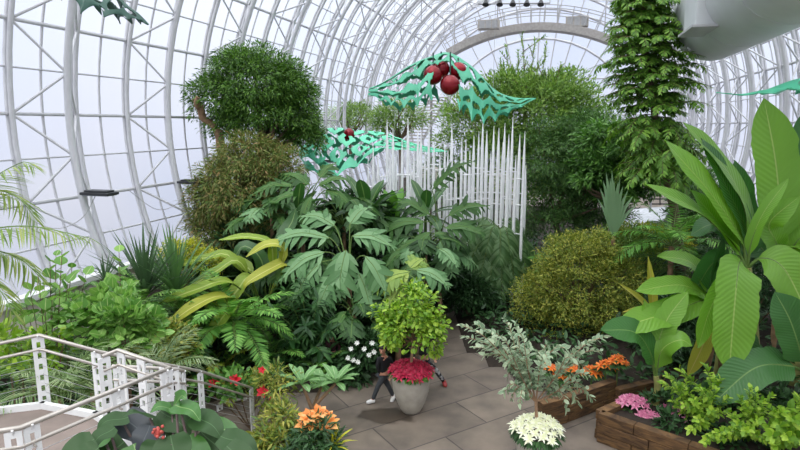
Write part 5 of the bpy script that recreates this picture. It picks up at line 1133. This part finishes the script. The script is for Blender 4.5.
banana('young banana plant nearest the bed corner, its dark lower leaf pointing left', (654, 405, 11.9), (656, 376, 11.9), .1,
       [([(650, 352, 11.8), (634, 332, 11.7), (600, 330, 11.6)], 30, 'band', (.0, -.6, .8)), ([(658, 345, 11.9), (668, 318, 11.9), (688, 292, 11.9)], 24, 'ban', (-.4, -.8, .4)), ([(656, 342, 12.), (650, 322, 12.1), (644, 300, 12.2)], 18, 'ban', (.3, -.9, .3)), ([(662, 350, 11.8), (680, 340, 11.6), (692, 346, 11.5)], 24, 'ban', (-.1, -.6, .8))])
banana('short banana plant at lower right with a big dark drooping leaf', (805, 425, 11.6), (806, 372, 11.5), .1,
       [([(790, 366, 11.4), (755, 368, 11.1), (712, 404, 10.8)], 38, 'band', (0, -.65, .8)), ([(800, 350, 11.4), (790, 320, 11.4), (775, 292, 11.5)], 36, 'band', (-.2, -.9, .3)), ([(806, 340, 11.6), (812, 315, 11.6), (830, 300, 11.7)], 30, 'band', (-.3, -.9, .3))])
r = thing('banana_sucker', 'yellow withering banana shoot with narrow tan leaves, right of the golden shrub', 'banana plant', base(664, 360, 13.6))
q0 = base(664, 360, 13.6); c = at(654, 318, 13.5); trunk_parts(r, 'stem', [q0, c], [.06, .04], 'barkpale')
for pts, w_ in (([(654, 318, 13.5), (640, 300, 13.4), (618, 283, 13.3)], 8), ([(654, 318, 13.5), (652, 290, 13.4), (648, 256, 13.4)], 9), ([(654, 318, 13.5), (640, 310, 13.3), (622, 312, 13.2)], 7)): px_blade(r, pts, w_, 'bany', 'lance', rows=14, cols=5, fold=.45)
# ================================================================== LIME SHRUBS IN FRONT OF THE BANANAS
def lime(label, bp, tips, Y_, L=.125, mt='lime'):
    r = thing('lime_shrub', label, 'shrub', bp); pp = []
    for px, py, d_ in tips:
        t_ = at(px, py, Y_+d_); pp.append([bp+np.array((rng.normal()*.12, rng.normal()*.1, 0)), bp*.45+t_*.55+np.array((rng.normal()*.1, 0, .1)), t_])
    shoots(r, pp, L, mt, T_OV, .045, 'stem', .013, 62, 2, droop=.15); return r
def bed(px, py, Y_): q = at(px, py, Y_); return np.array((q[0], Y_, .54))
lime('bright lime green shrub just right of the pink poinsettias, below the hanging banana leaf', bed(704, 430, 10.9), [(668, 376, 0), (680, 370, .2), (676, 388, 0), (688, 376, .2), (700, 388, -.2), (706, 366, .1), (716, 390, 0), (664, 384, .1), (694, 400, -.3), (714, 378, .3), (728, 398, 0), (684, 405, -.3), (672, 400, .1), (710, 410, -.4), (696, 420, -.5), (720, 380, .3), (690, 430, -.6), (728, 412, -.2)], 10.7)
lime('lime green shrub at bottom right with a long bare stem, between its two neighbours', bed(748, 440, 10.5), [(740, 398, 0), (745, 405, 0), (756, 392, .1), (762, 400, -.1), (776, 412, -.2), (736, 425, -.4), (714, 434, -.5), (704, 442, -.6),  (768, 408, -.1), (735, 415, 0), (760, 420, -.4), (728, 432, -.4), (745, 432, -.6), (772, 396, .2), (750, 388, .2), (720, 440, -.5), (765, 440, -.6)], 10.2)
lime('lime green shrub in the bottom right corner with rounder leaves', bed(790, 440, 10.4), [(790, 408, 0), (800, 398, .1), (782, 412, -.1), (796, 420, -.4), (772, 436, -.5),  (780, 425, -.3), (805, 420, -.2), (788, 438, -.6), (775, 445, -.6), (800, 440, -.5), (815, 415, 0), (770, 430, -.2)], 10.0, .19)
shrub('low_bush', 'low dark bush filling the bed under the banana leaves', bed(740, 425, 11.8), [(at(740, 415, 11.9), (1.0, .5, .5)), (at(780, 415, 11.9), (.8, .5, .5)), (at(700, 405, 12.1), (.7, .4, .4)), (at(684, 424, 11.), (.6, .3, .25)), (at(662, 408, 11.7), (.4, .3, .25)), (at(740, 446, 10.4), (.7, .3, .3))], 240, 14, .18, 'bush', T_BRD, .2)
# ================================================================== PEOPLE
DG = lambda: bpy.context.evaluated_depsgraph_get()
def skin_geo(nodes, edges, root, sub=2):
    me = bpy.data.meshes.new('t'); bm = bmesh.new(); ly = bm.verts.layers.skin.verify(); vs_ = {}
    for k, (p, r_) in nodes.items():
        v = bm.verts.new(tuple(p)); v[ly].radius = (r_, r_); v[ly].use_root = (k == root); vs_[k] = v
    for a_, c_ in edges: bm.edges.new((vs_[a_], vs_[c_]))
    bm.to_mesh(me); bm.free(); o = bpy.data.objects.new('t', me); COL.objects.link(o)
    o.modifiers.new('k', 'SKIN').use_smooth_shade = True; s = o.modifiers.new('s', 'SUBSURF'); s.levels = s.render_levels = sub
    m2 = bpy.data.meshes.new_from_object(o.evaluated_get(DG())); V = np.array([v.co[:] for v in m2.vertices]); F = [list(p.vertices) for p in m2.polygons]
    bpy.data.objects.remove(o); bpy.data.meshes.remove(me); bpy.data.meshes.remove(m2); return V, F
def addgeo(b, V, F, m=0):
    for k in (3, 4):
        f = [q for q in F if len(q) == k]
        if f: b.add(V, f, m)
M['skin'] = plain('skin', '#c58f78', .5, 0, .02); M['hair'] = plain('dark_hair', '#241c18', .6, 0, .08, 20); M['eye'] = plain('eye_dark', '#1a1512', .2); M['lip'] = plain('lips', '#9c5a50', .5)
def person(name, label, J, cloth, look=(-.3, -1, 0), hs=1., hairlong=False):
    """J: joint positions (world); cloth: materials for top, trousers, shoes"""
    low = min((J['ankL'], J['ankR']), key=lambda q: q[2]); r = thing(name, label, 'person', (J['pel'][0], J['pel'][1], low[2]-.07))
    nd = {'pel': (J['pel'], .105*hs), 'spine': (J['pel']*.55+J['chest']*.45, .1*hs), 'chest': (J['chest'], .125*hs), 'neck': (J['neck'], .05*hs), 'jaw': (J['head']-Zv*.06*hs, .062*hs)}
    ed = [('pel', 'spine'), ('spine', 'chest'), ('chest', 'neck'), ('neck', 'jaw')]
    look = nrm(np.array(look, float)); side = np.cross(look, Zv)
    for s_ in 'LR':
        nd['sh'+s_] = (J['sh'+s_], .055*hs); nd['el'+s_] = (J['el'+s_], .042*hs); nd['wr'+s_] = (J['wr'+s_], .028*hs); nd['hip'+s_] = (J['pel']*.8+J['kn'+s_]*.2+side*(-.06 if s_ == 'L' else .06), .085*hs); nd['kn'+s_] = (J['kn'+s_], .058*hs); nd['ank'+s_] = (J['ank'+s_], .038*hs)
        fd = nrm(J.get('foot'+s_, look)); nd['toe'+s_] = (J['ank'+s_]+fd*.15*hs-Zv*.03, .033*hs)
        ed += [('chest', 'sh'+s_), ('sh'+s_, 'el'+s_), ('el'+s_, 'wr'+s_), ('pel', 'hip'+s_), ('hip'+s_, 'kn'+s_), ('kn'+s_, 'ank'+s_), ('ank'+s_, 'toe'+s_)]
        hd = nrm(J['wr'+s_]-J['el'+s_]); pv_ = nrm(np.cross(hd, look)+.01); nd['palm'+s_] = (J['wr'+s_]+hd*.055*hs, .026*hs); ed.append(('wr'+s_, 'palm'+s_))
        for i in range(5):
            off = (i-2)*.014*hs; ln = (.035, .058, .066, .06, .046)[i]*hs; kq = J['wr'+s_]+hd*(.085 if i else .05)*hs+pv_*(off if i else -.042*hs); tq = kq+hd*ln+look*.02*hs
            nd['k%d%s' % (i, s_)] = (kq, .0095*hs); nd['t%d%s' % (i, s_)] = (tq, .008*hs); ed += [('palm'+s_, 'k%d%s' % (i, s_)), ('k%d%s' % (i, s_), 't%d%s' % (i, s_))]
    V, F = skin_geo(nd, ed, 'pel'); b = MB(); addgeo(b, V, F)
    h = J['head']; hb_ = MB(); ball(hb_, (0, 0, 0), 1, 22); HV = hb_.v[0].copy(); HV[:, 0] *= .076; HV[:, 1] *= .095; HV[:, 2] *= .118
    fz = np.where((HV[:, 1] < -.04) & (HV[:, 2] < -.03), 1, 0); HV[:, 0] *= 1-.22*np.clip((-.02-HV[:, 2])/.1, 0, 1)     # face: -y is forward
    nose = np.exp(-((HV[:, 0])/.014)**2-((HV[:, 2]+.02)/.024)**2)*(HV[:, 1] < 0); HV[:, 1] -= nose*.022
    sock = (np.exp(-((np.abs(HV[:, 0])-.03)/.016)**2-((HV[:, 2]-.008)/.014)**2))*(HV[:, 1] < 0); HV[:, 1] += sock*.008
    def W(v): v = np.atleast_2d(np.asarray(v, float))*hs; return h+v[:, 0:1]*(-side)+v[:, 1:2]*(-look)+v[:, 2:3]*Zv
    b.add(W(HV), hb_.f[0])
    for e_ in (-1, 1): eb = MB(); ball(eb, (e_*.076, .012, -.008), .026, 10, 0, (.4, .7, 1.2)); b.add(W(eb.v[0]), eb.f[0])
    b.build('body', M['skin'], r)
    for e_ in (-1, 1): eb = MB(); ball(eb, (e_*.03, -.082, .008), .011, 8); b2 = MB(); b2.add(W(eb.v[0]), eb.f[0]); b2.build('eye', M['eye'], r)
    eb = MB(); ball(eb, (0, -.086, -.06), .02, 10, 0, (1.2, .5, .3)); b2 = MB(); b2.add(W(eb.v[0]), eb.f[0]); b2.build('mouth', M['lip'], r)
    hb2 = MB(); ball(hb2, (0, 0, 0), 1, 22); U = hb2.v[0]; keep = lambda f: all((U[i][2] > .3 or (U[i][1] > -.15 and U[i][2] > (-1.2 if hairlong else -.35))) for i in f)
    Fk = [f for f in hb2.f[0] if keep(f)]; U = U*np.array((.083, .103, .126))+np.array((0, .006, .006)); U += rng.normal(size=U.shape)*.002
    b2 = MB(); b2.add(W(U), Fk); ho = b2.build('hair', M['hair'], r); so_ = ho.modifiers.new('s', 'SOLIDIFY'); so_.thickness = .012; so_.offset = 1
    k = 1.16; top = {q: (nd[q][0], nd[q][1]*k+.006) for q in ('pel', 'spine', 'chest', 'shL', 'shR', 'elL', 'elR')}; top['nk'] = (J['chest']*.35+J['neck']*.65, .07*hs)
    for s_ in 'LR': top['wr'+s_] = (J['wr'+s_], .038*hs)
    V, F = skin_geo(top, [('pel', 'spine'), ('spine', 'chest'), ('chest', 'nk')]+[e_ for s_ in 'LR' for e_ in (('chest', 'sh'+s_), ('sh'+s_, 'el'+s_), ('el'+s_, 'wr'+s_))], 'pel'); b2 = MB(); addgeo(b2, V, F); b2.build('top', cloth[0], r)
    tr = {q: (nd[q][0], nd[q][1]*1.12+.006) for q in ('pel', 'hipL', 'hipR', 'knL', 'knR')}
    for s_ in 'LR': tr['ank'+s_] = (J['ank'+s_]*.97+J['kn'+s_]*.03, .056*hs)
    V, F = skin_geo(tr, [e_ for s_ in 'LR' for e_ in (('pel', 'hip'+s_), ('hip'+s_, 'kn'+s_), ('kn'+s_, 'ank'+s_))], 'pel'); b2 = MB(); addgeo(b2, V, F); b2.build('trousers', cloth[1], r)
    for s_ in 'LR':
        fd = nrm(J.get('foot'+s_, look)); a_ = J['ank'+s_]; V, F = skin_geo({'h': (a_-fd*.06*hs-Zv*.02, .055*hs), 'a': (a_+fd*.01, .064*hs), 'm': (a_+fd*.09*hs-Zv*.03, .058*hs), 't': (a_+fd*.18*hs-Zv*.04, .048*hs)}, [('h', 'a'), ('a', 'm'), ('m', 't')], 'a'); b2 = MB(); addgeo(b2, V, F); b2.build('shoe', cloth[2], r)
    return r
blk = plain('black_cloth', '#1b1c1f', .85, 0, .05); gry = plain('charcoal_cloth', '#34373b', .85, 0, .05); wsh = plain('white_shoe', '#d8d6d4', .5, 0, .02); rsh = plain('red_shoe', '#8c2a2a', .5, 0, .05)
def camo():
    m, nt, b = newmat('patterned_leggings'); tc = N(nt, 'ShaderNodeTexCoord'); v = N(nt, 'ShaderNodeTexVoronoi'); v.inputs['Scale'].default_value = 14; nt.links.new(tc.outputs['Object'], v.inputs['Vector'])
    r_ = N(nt, 'ShaderNodeValToRGB'); r_.color_ramp.interpolation = 'CONSTANT'; e = r_.color_ramp.elements; e[0].color = lin('#1c1c20'); e[1].color = lin('#a8a8a8'); e[1].position = .62; e.new(.4).color = lin('#4a4a50'); nt.links.new(v.outputs['Color'], r_.inputs['Fac']); nt.links.new(r_.outputs['Color'], b.inputs['Base Color']); b.inputs['Roughness'].default_value = .8; return m
Yb = 13.05
J = {'pel': at(383, 373, Yb+.1), 'chest': at(384.5, 360, Yb+.05), 'neck': at(384, 354.5, Yb), 'head': at(382.5, 350, Yb-.06), 'shL': at(379, 358.5, Yb-.05), 'shR': at(390, 359, Yb+.12), 'elL': at(377.5, 367, Yb-.02), 'wrL': at(380.5, 374, Yb+.12), 'elR': at(393, 367, Yb+.15), 'wrR': at(391, 375, Yb+.05),
     'knL': at(378, 386, Yb-.02), 'ankL': gnd(372.5, 400.3, .075), 'knR': at(388, 385, Yb+.15), 'ankR': gnd(393.5, 396.5, .09), 'footL': (-1, -.35, 0), 'footR': (-.35, -.5, -.6)}
person('person', 'boy in black with white shoes, stepping out from behind the potted lime tree', J, (blk, gry, wsh), (-.25, -1, -.1), .9)
Yb = 13.75; q = gnd(444, 383, .08)
J = {'pel': at(424, 357, Yb), 'chest': at(421, 341, Yb), 'neck': at(420, 333, Yb), 'head': at(419.5, 327, Yb), 'shL': at(414, 339, Yb-.05), 'shR': at(428, 339, Yb+.05), 'elL': at(411, 349, Yb), 'wrL': at(414, 358, Yb-.15), 'elR': at(431, 349, Yb+.1), 'wrR': at(434, 357, Yb-.05),
     'knL': at(421, 371, Yb-.1), 'ankL': gnd(420, 386, .08), 'knR': at(434, 368, Yb+.02), 'ankR': gnd(444, 381.5, .09), 'footL': (0, -1, 0), 'footR': (.2, -1, -.2)}
person('person', 'person in black with patterned leggings and red shoes, behind the potted lime tree', J, (blk, camo(), rsh), (.2, -1, 0), 1., True)
Yb = 14.5
c3 = at(332, 338, Yb); z0 = ground(c3[0], Yb); hh = c3[2]-z0; o_ = lambda x, y, z: np.array((c3[0]+x, Yb+y, z0+z*hh))
J = {'pel': o_(0, 0, .5), 'chest': o_(0, 0, .78), 'neck': o_(0, 0, .9), 'head': o_(0, -.02, 1.), 'shL': o_(-.15, 0, .82), 'shR': o_(.15, 0, .82), 'elL': o_(-.2, 0, .63), 'wrL': o_(-.2, -.05, .48), 'elR': o_(.2, 0, .63), 'wrR': o_(.2, -.05, .48), 'knL': o_(-.08, 0, .27), 'ankL': o_(-.09, 0, .06), 'knR': o_(.08, 0, .27), 'ankR': o_(.09, 0, .06)}
person('person', 'small dark-haired person in dark clothes half hidden among the leaves, left of the boy', J, (plain('plum_cloth', '#4c2a30', .85), gry, blk), (0, -1, 0), .85, True)
